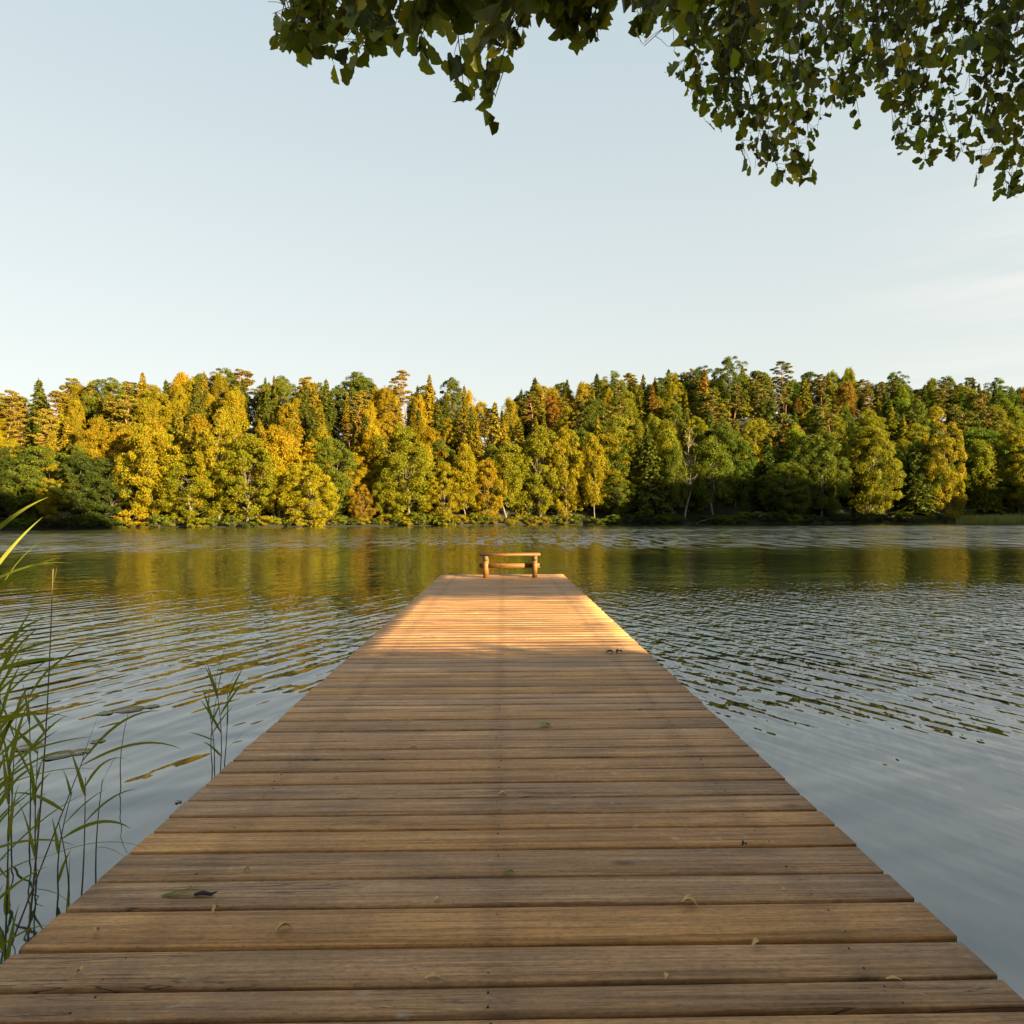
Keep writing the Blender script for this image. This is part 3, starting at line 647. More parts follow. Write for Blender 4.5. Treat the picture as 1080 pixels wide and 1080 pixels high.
while px < 1160:
    if min(abs(px - q[0]) for q in SHR) > 7 and not 1018 < px < 1100:
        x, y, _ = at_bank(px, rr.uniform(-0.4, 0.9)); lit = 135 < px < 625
        c = rr.choice([LIME, YEL, GREEN] if lit else [GREEN, DARK, GREEN]); k_ = rr.uniform(.7, 1.1)  # yellower tints where sunlit, darker where shaded, painted into the foliage colour
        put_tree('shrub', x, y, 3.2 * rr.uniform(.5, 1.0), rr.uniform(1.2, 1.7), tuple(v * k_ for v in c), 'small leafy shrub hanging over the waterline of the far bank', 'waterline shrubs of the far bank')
    px += rr.uniform(7, 17)
# fallen branches at the waterline
for px, ln, lab in ((735, 6.5, 'pale fallen branch lying along the waterline under the bare tree'), (768, 5.0, 'pale fallen branch reaching into the water by the wide birch')):
    x, y, _ = at_bank(px, 0.2); m = MB(); rg = np.random.default_rng(px)
    P = limb_path((0, 0, 0), (ln, -1.0, 0.9), rg, 7, .08); m.tube(P, np.linspace(0.12, 0.02, 7), 6)
    for q in P[2:6]: m.tube([q, q + np.array([.8, -.3, .9]) * rg.uniform(.5, 1)], [0.05, 0.01], 4)
    o = m.build('fallen_branch', M_DEADBARK, None, True); o.location = (x, y, 0.15); tag(o, lab, 'branch', 'fallen branches on the far shore')

# grass and undergrowth on the banks
def blades(name, pts, hts, wid, mat, seed, lean=0.25):
    rg = np.random.default_rng(seed); n = len(pts); a = rg.uniform(0, np.pi, n); d = np.stack([np.cos(a), np.sin(a), 0 * a], 1) * wid
    tip = np.stack([rg.normal(size=n) * lean, rg.normal(size=n) * lean, np.ones(n)], 1) * hts[:, None]
    mid = tip * np.array([.4, .4, .55]); V = np.stack([pts - d, pts + d, pts + mid + d * .7, pts + mid - d * .7, pts + tip], 1).reshape(-1, 3)
    b = np.arange(n)[:, None] * 5
    return link_mesh(name, mesh_np(name, V, [b + np.array([[0, 1, 2, 3]]), b + np.array([[3, 2, 4]])], False, [mat]))
M_GRASS = leaf_material('bank_grass', base=(0.022, 0.030, 0.008), trans=0.3, scale=0.2)
M_REEDBED = leaf_material('reed_bed', base=(0.20, 0.23, 0.075), trans=0.3, scale=0.2)
rg = np.random.default_rng(3)
n = 26000; bx = rg.uniform(-190, 270, n); back = rg.uniform(1.5, 9, n); by = y_shore(bx) + back
pts = np.stack([bx, by, terrain(bx, by) - 0.05], 1)
tag(blades('undergrowth', pts, rg.uniform(0.2, 0.7, n), 0.07, M_GRASS, 4), kind='stuff')
n = 9000; px = rg.uniform(1012, 1200, n); b = (px - 531) / F_PX; by = np.full(n, 205.0)
for _ in range(8): by = y_shore(b * by)
by = by + rg.uniform(-5, 4, n) * smooth01((px - 1005) / 60); bx = b * by
pts = np.stack([bx, by, np.maximum(terrain(bx, by), -0.05) - 0.05], 1)
tag(blades('reed_bed_grass', pts, rg.uniform(1.0, 2.2, n), 0.06, M_REEDBED, 5, 0.15), kind='stuff')

# ------------------------------------------------------------------ near bank behind the camera: unseen trees and hedgerow added and shaped to shade the jetty
def shade_crown(name, label, xs, ys, zbot, ztop, n, seed, size=0.13, trunk=None, flat_top=False):
    rg = np.random.default_rng(seed); x = rg.uniform(*xs, n); y = rg.uniform(*ys, n); t = rg.uniform(0, 1, n)
    if callable(ztop): zfun = ztop; ztop = 6.5
    else: zfun = None
    zb = np.array([zbot(a, b_) for a, b_ in zip(x, y)]); zt = ztop if flat_top else ztop * (1 - 0.25 * ((x - np.mean(xs)) / (xs[1] - xs[0]) * 2) ** 2)
    if zfun: zt = np.array([zfun(a, b_) for a, b_ in zip(x, y)])
    z = zb + (zt - zb) * t
    C = np.stack([x, y, z], 1); ok = z > zb; V, Fq = cards(C[ok], rg.normal(size=(ok.sum(), 3)) + np.array([SH[0], SH[1], 0.2]) * 1.2, size, rg)
    cx, cy = np.mean(xs) if trunk is None else trunk[0], np.mean(ys) if trunk is None else trunk[1]
    o = empty(name, (cx, cy, float(terrain(cx, cy))))
    loc = np.array([cx, cy, float(terrain(cx, cy))])
    c = link_mesh('crown', mesh_np('crown', V - loc, Fq, False, [M_LEAF]), o); c.color = (*GREEN, 1)
    m = MB(); m.tube([(0, 0, -0.4), (0.1, 0, (ztop) * .5), (0, 0.1, ztop * .85)], [0.03 * ztop + .02, 0.02 * ztop, 0.01 * ztop], 8)
    m.build('trunk', M_BARK, o, True)
    tag(o, label, 'shade_hedge' if name == 'shade_hedge' else 'tree'); return o
ray_h = lambda yy: (lambda x, y: DECK_Z + (yy - y) / (-SH[1]) * TE)      # height of the sun ray that lands on the deck at yy
Y_LIT0, Y_LIT1, Y_LIT2 = 5.9, 10.6, 13.3
shade_crown('shade_hedge', 'unseen green hedgerow on the near bank, added to shade the near planks', (0.5, 30), (-5.4, -4.8), lambda x, y: 0.0, float(ray_h(Y_LIT0)(0, -5.0)), 60000, 21, 0.13, flat_top=True)  # unseen hedgerow, its flat top set to end the near deck shadow
for k, (x0, x1, y0, y1, zt, lab) in enumerate(((11, 21, -8, -4.5, 0, 'unseen near-bank tree closest behind the jetty, crown cut to shade the deck'), (18, 29, -9, -4.5, 15, 'unseen near-bank tree behind the long hedgerow, crown cut to shade the deck'),
                                               (26, 38, -9, -3.5, 15, 'unseen near-bank tree at the far end of the hedgerow, crown cut to shade the deck'))):
    shade_crown('broadleaf_tree', lab, (x0, x1), (y0, y1), ray_h(Y_LIT1), ray_h(Y_LIT2), 26000, 30 + k, 0.12, trunk=((16.5, 30.0, 33.5)[k], -11.5))  # unseen crowns cut between two sun rays to shade the outer deck

shade_crown('broadleaf_tree', 'unseen high-crowned tree beside the alder, added to shade its boughs', (5, 16.5), (-8, -5), ray_h(Y_LIT1 + .3), 11.5, 17000, 44, 0.2, trunk=(7.5, -9.5))  # unseen tree added to keep the sun off the alder boughs

# ------------------------------------------------------------------ jetty
FH = F_PX * 1.2
rowsY = [1110, 1067.5, 1035, 994, 952.5, 922.5, 894, 872.5, 857, 840, 824.5, 811, 799, 788.5, 780, 769, 758, 749.5, 742.5, 736.5, 731, 724]
ycuts = [FH / (r - 548.0) for r in rowsY]
while ycuts[0] > -1.4: ycuts.insert(0, ycuts[0] - rr.uniform(0.14, 0.18))
while ycuts[-1] < 14.42: ycuts.append(ycuts[-1] + rr.choice([0.13, 0.15, 0.16, 0.17, 0.18]))
JETTY = (0.0, 6.5, DECK_Z)
jetty = empty('jetty', JETTY); tag(jetty, 'long weathered plank jetty running straight out over the lake', 'jetty')
dk = MB(); XL, XR = -1.362, 1.286; TH = 0.035
for a, b in zip(ycuts[:-1], ycuts[1:]):
    g = rr.uniform(0.007, 0.0115); y0, y1 = a + g, b - g; ch = 0.0025
    prof = np.array([(y0, -TH), (y1, -TH), (y1, -ch), (y1 - ch, 0), ((y0 + y1) / 2, rr.uniform(-.0004, .0006)), (y0 + ch, 0), (y0, -ch)])
    nx = 15; xl = XL + rr.uniform(-.006, .005); xr = XR + rr.uniform(-.005, .006); xs = np.linspace(xl, xr, nx)
    wz = rr.uniform(-.0012, .0012) + 0.0008 * np.sin(xs * rr.uniform(1, 3) + rr.uniform(0, 6)); wy = 0.0015 * np.sin(xs * rr.uniform(.6, 1.6) + rr.uniform(0, 6))
    V = np.concatenate([np.stack([np.full(7, xs[i]), prof[:, 0] + wy[i], prof[:, 1] + wz[i]], 1) for i in range(nx)]) - [JETTY[0], JETTY[1], 0]
    i_ = np.arange(nx - 1)[:, None] * 7; j = np.arange(7)[None]; j2 = (j + 1) % 7
    dk.add(V, np.stack([i_ + j, i_ + j2, i_ + 7 + j2, i_ + 7 + j], -1).reshape(-1, 4))
    e0 = dk.n - len(V)
    for base, order in ((0, (0, 6, 5, 4, 3, 2, 1)), ((nx - 1) * 7, (0, 1, 2, 3, 4, 5, 6))):
        o_ = [e0 + base + q for q in order]
        for f in ((o_[0], o_[1], o_[2]), (o_[0], o_[2], o_[3]), (o_[0], o_[3], o_[4]), (o_[0], o_[4], o_[5]), (o_[0], o_[5], o_[6])):
            dk.F[3].append(np.array([f]))
dk.build('decking', M_DECK, jetty)
for x in (-1.05, -0.03, 0.97):
    m = MB(); m.box(x - .04, x + .04, -1.6 - 6.5, 14.35 - 6.5, -TH - 0.17, -TH - 0.004); m.build('joist', M_PILE, jetty)
for y in (0.4, 4.2, 8.0, 11.6, 14.2):
    m = MB(); m.box(-1.3, 1.22, y - 6.5 - .05, y - 6.5 + .05, -TH - 0.33, -TH - 0.174); m.build('cross_beam', M_PILE, jetty)
    for x in (-1.15, 1.08):
        m = MB(); m.tube([(x, y - 6.5, -2.2), (x, y - 6.5, -TH - .334)], [.09, .085], 12); m.build('post', M_PILE, jetty, True)
# screws in pairs over the joists
m = MB(); a8 = np.arange(8) * np.pi / 4
for a, b in zip(ycuts[:-1], ycuts[1:]):
    for x in (-1.05, -0.03, 0.97):
        for f in (0.24, 0.76):
            if rr.random() < .35: continue
            cx, cy = x + rr.uniform(-.018, .018), a + (b - a) * f + rr.uniform(-.006, .006) - 6.5
            V = np.concatenate([np.stack([cx + .003 * np.cos(a8), cy + .003 * np.sin(a8), np.full(8, .0018)], 1), np.stack([cx + .0045 * np.cos(a8), cy + .0045 * np.sin(a8), np.full(8, -.004)], 1)])
            k = m.n; m.add(V, [[q, (q + 1) % 8, 8 + (q + 1) % 8, 8 + q] for q in range(8)]); m.F[4].append(np.array([[k, k + 1, k + 2, k + 3], [k, k + 3, k + 4, k + 7], [k + 4, k + 5, k + 6, k + 7]]))
m.build('screw_heads', M_IRON, jetty)['kind'] = 'stuff'

# ------------------------------------------------------------------ bench at the end of the jetty
bc = on_plane(538, 608.5, DECK_Z); BY = 13.75
bpos = Vector(((538 - 531) / F_PX * BY, BY, DECK_Z))
bench = empty('bench', bpos, math.radians(-1.5)); tag(bench, 'orange-brown wooden backless bench at the far end of the jetty', 'bench')
m = MB(); m.box(-.62, .62, -.17, -.006, .452, .494); m.box(-.62, .62, .006, .17, .452, .494); m.build('seat', M_BENCH, bench)
for sx in (-1, 1):
    m = MB(); X0 = sx * .505
    for (xa, xb, ya, yb, za, zb) in ((-.05, .05, -.15, -.07, 0, .448), (-.05, .05, .07, .15, 0, .448), (-.045, .045, -.068, .068, .10, .19)):
        m.box(X0 + xa, X0 + xb, ya, yb, za + .002, zb)
    lg = m.build('leg', M_BENCH, bench)
    m = MB(); m.box(X0 - .038, X0 + .038, -.165, -.152, .35, .449); m.build('slot_shade', M_PILE, lg)  # dark block standing in for the shade in the leg's top slot
m = MB(); m.box(-.60, .60, -.022, .022, .195, .285)
for sx in (-1, 1):
    a = np.linspace(-np.pi / 2, np.pi / 2, 9); V = []
    for yy in (-.022, .022): V += [(sx * (.60 + .045 * np.cos(t)), yy, .24 + .045 * np.sin(t)) for t in a]
    k = m.n; m.add(V, [[q, q + 1, q + 10, q + 9] for q in range(8)])
    for q in range(1, 8): m.F[3].append(np.array([[k, k + q, k + q + 1], [k + 9, k + 9 + q + 1, k + 9 + q]]))
m.build('stretcher', M_BENCH, bench)

# ------------------------------------------------------------------ reeds
M_REED = leaf_material('reed_leaf', base=(0.13, 0.18, 0.025), var=0.35, trans=0.45, scale=3.0, rough=0.45, yellow=(1.5, 1.1, .8))
M_STEM = plain('reed_stem', (0.16, 0.13, 0.06), 0.6, (0.10, 0.05, 0.035), 14)
M_STEMG = plain('green_reed_stem', (0.10, 0.12, 0.03), 0.5, (0.07, 0.08, 0.025), 14)
def blade(mb, p, d, length, width, droop, rg, twist=0.0):
    "one long reed leaf from p in direction d, arching down"
    d = np.array(d, float); d /= np.linalg.norm(d); n = 11; pts = [np.array(p, float)]; cur = d.copy()
    for k in range(n - 1):
        cur = cur + np.array([0, 0, -droop / n]) * (0.4 + 1.6 * k / n); cur /= np.linalg.norm(cur); pts.append(pts[-1] + cur * length / (n - 1))
    P = np.array(pts); T = np.gradient(P, axis=0); T /= np.linalg.norm(T, axis=1)[:, None]
    side = np.cross(T, [0, 0, 1.0]); side /= np.linalg.norm(side, axis=1)[:, None] + 1e-6; up = np.cross(side, T)
    t = np.linspace(0, 1, n); ang = twist * (0.4 + t); S = side * np.cos(ang)[:, None] + up * np.sin(ang)[:, None]; U_ = np.cross(S, T)
    wd = width * np.minimum(1, 0.35 + 4 * t) * (1 - t ** 1.9) * 0.5 + 0.0004
    V = np.stack([P - S * wd[:, None], P + U_ * wd[:, None] * 0.25, P + S * wd[:, None]], 1).reshape(-1, 3)
    i_ = np.arange(n - 1)[:, None] * 3; F = np.concatenate([np.concatenate([i_, i_ + 1, i_ + 4, i_ + 3], 1), np.concatenate([i_ + 1, i_ + 2, i_ + 5, i_ + 4], 1)])
    mb.add(V, F)
def reed(base_px, top_px, depth, leaves, label, group=None, seed=0, green=False, r=0.004, top_depth=None):
    rg = np.random.default_rng(seed)
    top = at(*top_px, top_depth or depth); b = at(*base_px, depth)
    if b.z > 0.0:      # base stands in the water below that pixel
        b = b + (b - top) * (b.z / max(1e-3, top.z - b.z))
    b = b - (top - b) * (0.12 / max(.2, top.z - b.z)); b0 = np.array(b)
    o = empty('reed', b); tag(o, label, 'reed', group)
    vec = np.array(top) - b0; t = np.linspace(0, 1, 10)[:, None]; bend = rg.normal(size=3) * [.02, .02, 0]
    P = vec * t + np.sin(t * np.pi) * bend; m = MB(); m.tube(P, np.linspace(r, r * .35, 10), 6); m.build('stem', M_STEMG if green else M_STEM, o, True)
    for (f, ax, el, ln, wd, dr) in leaves:   # fraction up, azimuth (0 = right, 90 = away), elevation, length, width, droop
        i0 = min(8, int(f * 9)); p = P[i0] + (P[i0 + 1] - P[i0]) * (f * 9 - i0); a, e = math.radians(ax), math.radians(el)
        lb = MB(); blade(lb, p, (math.cos(a) * math.cos(e), math.sin(a) * math.cos(e), math.sin(e)), ln, wd, dr, rg, rg.uniform(0.5, 1.5))
        lb.build('leaf', M_REED, o, True)
    return o
def auto_leaves(seed, n, f0=0.35, ln=0.32, side=None, el=55, dr=0.9, wd=.015):
    r_ = random.Random(seed); res = []; s = r_.choice([0, 1])
    for k in range(n):
        f = f0 + (0.97 - f0) * k / max(1, n - 1); a = (0 if (k + s) % 2 else 180) + r_.uniform(-45, 45)
        if side is not None and r_.random() < .5: a = side + r_.uniform(-40, 40)
        res.append((f, a, el + r_.uniform(-18, 18) + 15 * f, ln * r_.uniform(.65, 1.2), wd * r_.uniform(.75, 1.2), dr * r_.uniform(.5, 1.3)))
    return res
RG = 'reeds left of the jetty'
reed((28, 985), (56, 600), 2.5, [(.60, 150, 40, .2, .012, .8), (.75, 20, 50, .16, .01, .6), (.93, 80, 80, .12, .008, .2)], 'tallest thin reddish reed stem on the left, nearly leafless', seed=1)
reed((9, 1004), (88, 800), 2.35, [(.62, 10, 20, .35, .015, .9), (.99, 25, 55, .30, .016, 1.3), (.97, 15, 30, .34, .015, 1.1), (.80, 165, 25, .24, .012, .7), (.98, 60, 72, .16, .014, .3), (.5, 350, 5, .2, .016, 1.2)], 'leaning reed whose leaves arch right towards the jetty', seed=2, r=.004)
reed((84, 940), (90, 820), 2.75, [(.75, 20, 50, .22, .014, 1.0), (.95, 350, 60, .28, .015, 1.9), (.9, 160, 68, .2, .014, .4)], 'short broken reed stem close to the jetty edge, left of a twin', seed=3)
reed((104, 918), (108, 822), 2.95, [(.5, 340, 10, .2, .011, .9), (.97, 70, 60, .12, .008, .4)], 'short broken reed stem nearest to the jetty edge', seed=4)
reed((131, 822), (136, 748), 4.1, [], 'lone bare reed stem standing in open water', seed=5, r=.0035)
reed((60, 955), (62, 868), 2.45, [(.35, 95, 86, .30, .024, .1), (.9, 10, 35, .25, .018, 1.4)], 'short reed with one broad upright leaf next to the planks', seed=6, green=True)
reed((5, 975), (10, 800), 2.2, auto_leaves(41, 7, .2, .26, el=62, wd=.016), 'leafy young reed standing close at the left edge', RG, 7, True)
reed((-12, 940), (2, 770), 2.4, auto_leaves(42, 7, .2, .28, side=10, el=58, wd=.017), 'leafy reed half outside the picture, low on the left', RG, 8, True)
reed((40, 900), (40, 790), 3.0, auto_leaves(43, 5, .3, .24, el=60, wd=.013), 'slim leafy reed between the tall bare stem and the leaning one', RG, 9, True)
reed((-40, 1020), (-38, 560), 1.7, [(.62, 10, 30, .34, .018, .5), (.70, -12, 22, .30, .017, .4), (.78, 15, 28, .30, .016, .4), (.86, 5, 48, .30, .017, .7), (.95, 12, 52, .26, .014, .6), (.5, 10, 30, .30, .016, 1.0)], 'tall leafy reed whose blades reach in from the left border', seed=10, green=True)
reed((-60, 1000), (-62, 590), 1.9, [(.55, 20, 30, .38, .017, .8), (.66, -5, 35, .40, .017, .9), (.76, 8, 32, .36, .017, .8), (.9, 15, 45, .36, .016, 1.0)], 'tall leafy reed behind the one at the left border', seed=11, green=True)
reed((-30, 930), (-22, 660), 2.5, auto_leaves(44, 8, .25, .34, side=10, el=50, wd=.017), 'mid-height leafy reed partly beyond the left border', RG, 12, True)
reed((14, 850), (18, 745), 3.4, auto_leaves(45, 5, .3, .3, el=55, wd=.014), 'farther leafy reed behind the tall bare stem', RG, 13, True)
reed((-5, 880), (0, 705), 3.0, auto_leaves(46, 7, .3, .34, side=5, el=50, wd=.016), 'leafy reed touching the left border halfway up the water', RG, 14, True)
for k, (bp, tp, dd, nl, ff, lnn) in enumerate((((-25, 960), (-15, 740), 2.1, 7, .15, .30), ((-35, 900), (-30, 620), 2.3, 8, .3, .38),
                                              ((-18, 860), (-2, 690), 3.3, 6, .3, .34), ((70, 905), (76, 835), 2.9, 4, .3, .2), ((-50, 1000), (-20, 850), 1.8, 7, .15, .26), ((30, 880), (30, 730), 3.3, 5, .4, .28))):
    reed(bp, tp, dd, auto_leaves(60 + k, nl, ff, lnn, side=(5 if bp[0] < 0 else None), el=54, wd=.013), 'green leafy reed in the dense stand at the left border', 'dense reed stand at the left border', 80 + k, True)
# clump beside the jetty
G2 = 'small reed clump against the jetty'
reed((224, 812), (219, 742), 4.3, [(.55, 180, 25, .17, .012, .3), (.96, 100, 75, .18, .014, .2), (.75, 20, 70, .16, .013, .4)], 'reed with a reddish dry stem, left one of the clump by the jetty', G2, 21)
reed((228, 812), (230, 728), 4.35, [(.55, 20, 60, .22, .014, .5), (.7, 160, 70, .22, .015, .3), (.95, 170, 68, .24, .015, .3), (.93, 60, 78, .2, .014, .2)], 'middle reed of the clump by the jetty', G2, 22, True)
reed((230, 815), (226, 712), 4.3, [(.3, 150, 30, .2, .014, .5), (.5, 200, 65, .26, .020, .3), (.65, 10, 60, .28, .020, .4), (.8, 170, 72, .26, .018, .2), (.95, 40, 75, .26, .018, .2)], 'tallest reed of the clump by the jetty, with upright blades', G2, 24, True)
reed((235, 812), (240, 722), 4.4, [(.35, 30, 50, .16, .01, .4), (.6, 100, 78, .24, .017, .2), (.85, 20, 68, .24, .016, .3), (.9, 10, 40, .22, .013, .9), (.97, 30, 58, .24, .012, .3)], 'rightmost and leafiest reed of the clump by the jetty', G2, 23, True)

# floating leaves on the water
M_PAD = plain('floating_leaf', (0.20, 0.17, 0.09), 0.25, (0.12, 0.11, 0.05), 20)
k = 0
for px, py, s, lab in ((138, 748, 1.6, 'large floating lily pad patch farthest out beside the bare stem'), (112, 752, .9, 'floating lily pad left of the largest one'), (60, 797, 1.3, 'round floating lily pad among the reeds'),
                   (85, 793, 1.0, 'floating lily pad right of the round one among the reeds'), (30, 788, 1.2, 'pale floating lily pad behind the reeds'), (103, 782, .7, 'small floating lily pad between two patches'),
                   (188, 846, .25, 'small floating lily pad close to the jetty planks'), (160, 745, .8, 'floating lily pad right of the largest one')):
    p = on_plane(px, py, 0.002); a = np.linspace(0.2, 2 * np.pi - 0.1, 17); rg = np.random.default_rng(int(px)); m = MB()
    R = .075 * s * (1 + .05 * rg.normal(size=17)); V = [(0, 0, .002)] + [(r_ * math.cos(t), r_ * math.sin(t) * .9, .001 + .002 * abs(rg.normal())) for t, r_ in zip(a, R)]
    Vb = [(x, y, z - .004) for x, y, z in V]
    Vb = [(x, y, z - .0012) for x, y, z in V]; m.add(V + Vb, [[0, q, q + 1] for q in range(1, 17)] + [[18, 18 + q + 1, 18 + q] for q in range(1, 17)]); m.F[4].append(np.array([[q, q + 18, q + 19, q + 1] for q in range(1, 17)]))
    o = m.build('lily_pad', M_PAD); o.location = p; o.rotation_euler = (0, 0, k * 1.9); k += 1; tag(o, lab, 'lily pad', 'lily pads on the lake')

# ------------------------------------------------------------------ small litter on the planks
M_DRY = plain('dry_leaf', (0.62, 0.44, 0.15), 0.6, (0.42, 0.25, 0.08), 60)
M_GRN = plain('fresh_leaf', (0.22, 0.26, 0.04), 0.5, (0.13, 0.15, 0.03), 60)
M_BLK = plain('dark_bark_bit', (0.03, 0.025, 0.02), 0.8)
def litter(px, py, ln, wd, rot, mat, label, curl=.5, name='fallen_leaf', cat='leaf'):
    p = on_plane(px, py, DECK_Z + .003); ln *= 1.3; wd *= 1.3; m = MB(); n = 7; rg = np.random.default_rng(int(px * 7 + py)); t = np.linspace(0, 1, n)
    w_ = wd * np.sin(np.pi * np.clip(t, .04, .97)) ** .7 * (1 + .15 * rg.normal(size=n)); V = []
    for i_ in range(n):
        zc = .002 + curl * wd * .5 * math.sin(t[i_] * 3.1)
        V += [((t[i_] - .5) * ln, -w_[i_] / 2, zc + curl * w_[i_] * .5), ((t[i_] - .5) * ln, 0, zc), ((t[i_] - .5) * ln, w_[i_] / 2, zc + curl * w_[i_] * .45)]
    F = [[3 * i_ + q, 3 * i_ + q + 1, 3 * i_ + q + 4, 3 * i_ + q + 3] for i_ in range(n - 1) for q in (0, 1)]
    m.add(V, F); o = m.build(name, mat, None, True); o.location = p; o.rotation_euler = (0, 0, math.radians(rot)); tag(o, label, cat); return o
litter(299, 981, .035, .016, 30, M_DRY, 'tan curled leaf lying lengthwise on a near plank', 1.1)
litter(227, 962, .018, .014, 70, M_DRY, 'tiny pale curled scrap beside a plank knot', 1.3, 'wood_chip', 'chip')
litter(536, 922, .035, .016, 15, M_GRN, 'small green-brown leaf in the gap at the middle of the jetty', .8)
litter(727, 954, .035, .02, 160, M_DRY, 'crumpled yellowish leaf in the gap above the cracked plank', .9)
litter(798, 997, .025, .014, 20, M_DRY, 'small pale leaf in the gap below the cracked plank', .8)
litter(703, 1031, .018, .010, 60, M_DRY, 'tiny tan leaf scrap at a near gap, right of centre', .8)
litter(943, 1034, .03, .010, 350, M_DRY, 'thin tan leaf near the right end of a near gap', .6)
litter(575, 766, .05, .035, 20, M_GRN, 'dark green leaf lying flat by itself in the jetty middle', .5)
litter(461, 950, .016, .012, 10, M_DRY, 'tiny yellow leaf scrap in the gap left of centre', .6)
litter(456, 1032, .03, .012, 5, M_DRY, 'yellow-brown leaf pair scrap in the nearest gap left of centre', .6)
litter(101, 985, .016, .012, 80, M_DRY, 'orange leaf stub stuck upright in a gap near the left edge', 1.2)
litter(85, 1027, .014, .012, 0, M_DRY, 'round tan seed husk at the bottom left gap', 1.0)
litter(260, 919, .016, .012, 0, M_GRN, 'tiny yellow-green scrap above the green blades', .8)
litter(827, 939, .014, .008, 20, M_DRY, 'tiny brown leaf scrap in the middle of a plank at right', .6)
litter(785, 893, .016, .014, 20, M_BLK, 'tiny dark husk in the gap at right', 1.0)
litter(436, 788, .03, .014, 10, M_DRY, 'small tan leaf in a gap farther out, left of centre', .6)
litter(530, 838, .03, .016, 10, M_DRY, 'small pale leaf in a gap farther out at centre', .6)
litter(355, 820, .02, .014, 10, M_DRY, 'orange-tan leaf scrap in a gap at left, halfway out', .6)
litter(643, 689, .05, .03, 10, M_BLK, 'dark leaf at the shadow edge, left of a twin', .8)
litter(653, 689, .06, .035, 40, M_BLK, 'dark leaf at the shadow edge, right of a twin', .8)
# torn green reed blades with a dark bit of root
p = on_plane(170, 945, DECK_Z + .004); o = empty('torn_reed', p); tag(o, 'torn green reed blade with a dark end lying across a near gap', 'leaf'); rg = np.random.default_rng(9)
for d, ln, wd in (((1, .42, .10), .125, .012), ((1, -.06, .05), .15, .011)):
    lb = MB(); blade(lb, (0, 0, .001), d, ln, wd, .15, rg, .1); lb.build('blade', M_REED, o, True)
m = MB(); m.tube([(.105, .0, .004), (.13, .004, .007), (.16, -.002, .005), (.175, .01, .008)], [.004, .007, .005, .001], 6); m.build('root', M_BLK, o, True)

# ------------------------------------------------------------------ alder overhanging the jetty
M_ALDER = leaf_material('alder_leaf', base=(0.105, 0.145, 0.016), spec=0.4, odd=0.04, var=0.75, trans=0.5, scale=2.5, patch=0.5, rough=0.42, yellow=(1.7, 1.25, .7))
M_TWIG = bark_material('alder_twig', (0.035, 0.028, 0.02), (0.08, 0.065, 0.045), 30)
M_CONE = plain('alder_cone', (0.05, 0.04, 0.02), 0.8, (0.03, 0.022, 0.012), 120)
LOW = [(262, -70), (281, -20), (285, 45), (290, 62), (300, 60), (320, 55), (340, 66), (358, 86), (370, 85), (380, 70), (395, 74), (404, 60), (415, 52), (430, 60), (445, 98), (455, 92), (470, 108), (480, 95), (495, 125), (517, 122), (527, 92), (537, 62), (548, 48), (558, 15),
       (572, 18), (582, 50), (596, 48), (604, 70), (622, 66), (636, 50), (642, 20), (650, -5), (662, 5), (668, 62), (678, 66), (688, 30), (699, 35), (703, 78), (712, 88), (726, 106), (742, 132), (770, 138), (782, 178), (795, 188), (812, 178), (825, 196), (858, 200), (874, 188),
       (866, 160), (876, 118), (890, 112), (905, 132), (922, 118), (940, 108), (944, 162), (955, 168), (970, 172), (985, 182), (998, 194), (1010, 168), (1022, 170), (1030, 200), (1045, 198), (1060, 218), (1085, 200), (1150, 190), (1230, 150)]
lowx = np.array([p[0] for p in LOW], float); lowy = np.array([p[1] for p in LOW], float); o_ = np.argsort(lowx); lowx, lowy = lowx[o_], lowy[o_]
# alder leaf outline: broad, wavy toothed, notched at the tip
def leaf_outline():
    t = np.linspace(0, 1, 10); hw = 0.42 * np.array([0.05, .42, .70, .90, .98, 1.04, 1.0, .86, .58, .16]) * (1 + 0.09 * np.array([0, 1, -1, 1, -1, 1, -1, 1, -1, 0]))
    y = t * np.array([1] * 9 + [0.94]); return hw, y
HW, LY = leaf_outline(); HW = HW * 0.86
def add_leaf(mb, p, ax, nrm, ln, rg):
    ax = ax / np.linalg.norm(ax); s = np.cross(nrm, ax); s /= np.linalg.norm(s) + 1e-9; nn = np.cross(ax, s)
    fold = rg.uniform(0.1, 1.15); curl = rg.uniform(-.7, .45); jit = 1 + .17 * rg.normal(size=(10, 2)); n = 10
    wl, wr = HW * ln * jit[:, 0] * rg.uniform(.8, 1.08), HW * ln * jit[:, 1] * rg.uniform(.8, 1.08)
    wave = .035 * ln * np.sin(np.arange(10) * 1.9 + rg.uniform(0, 6))
    mid = p + ax * (LY * ln)[:, None] + nn * (curl * ln * .28 * LY ** 2)[:, None]
    Lf = mid + (s * math.cos(fold)) * wl[:, None] + nn * (math.sin(fold) * wl + wave)[:, None]
    Rt = mid - (s * math.cos(fold)) * wr[:, None] + nn * (math.sin(fold) * wr - wave)[:, None]
    V = np.stack([Lf, mid, Rt], 1).reshape(-1, 3); i_ = np.arange(n - 1)[:, None] * 3
    mb.add(V, np.concatenate([np.concatenate([i_, i_ + 1, i_ + 4, i_ + 3], 1), np.concatenate([i_ + 1, i_ + 2, i_ + 5, i_ + 4], 1)]))
TRX, TRY = 3.6, -2.6
alder = empty('alder_tree', (TRX, TRY, float(terrain(TRX, TRY)))); tag(alder, 'alder with drooping dark green leafy boughs hanging into the top of the view', 'tree')
AO = np.array(alder.location)
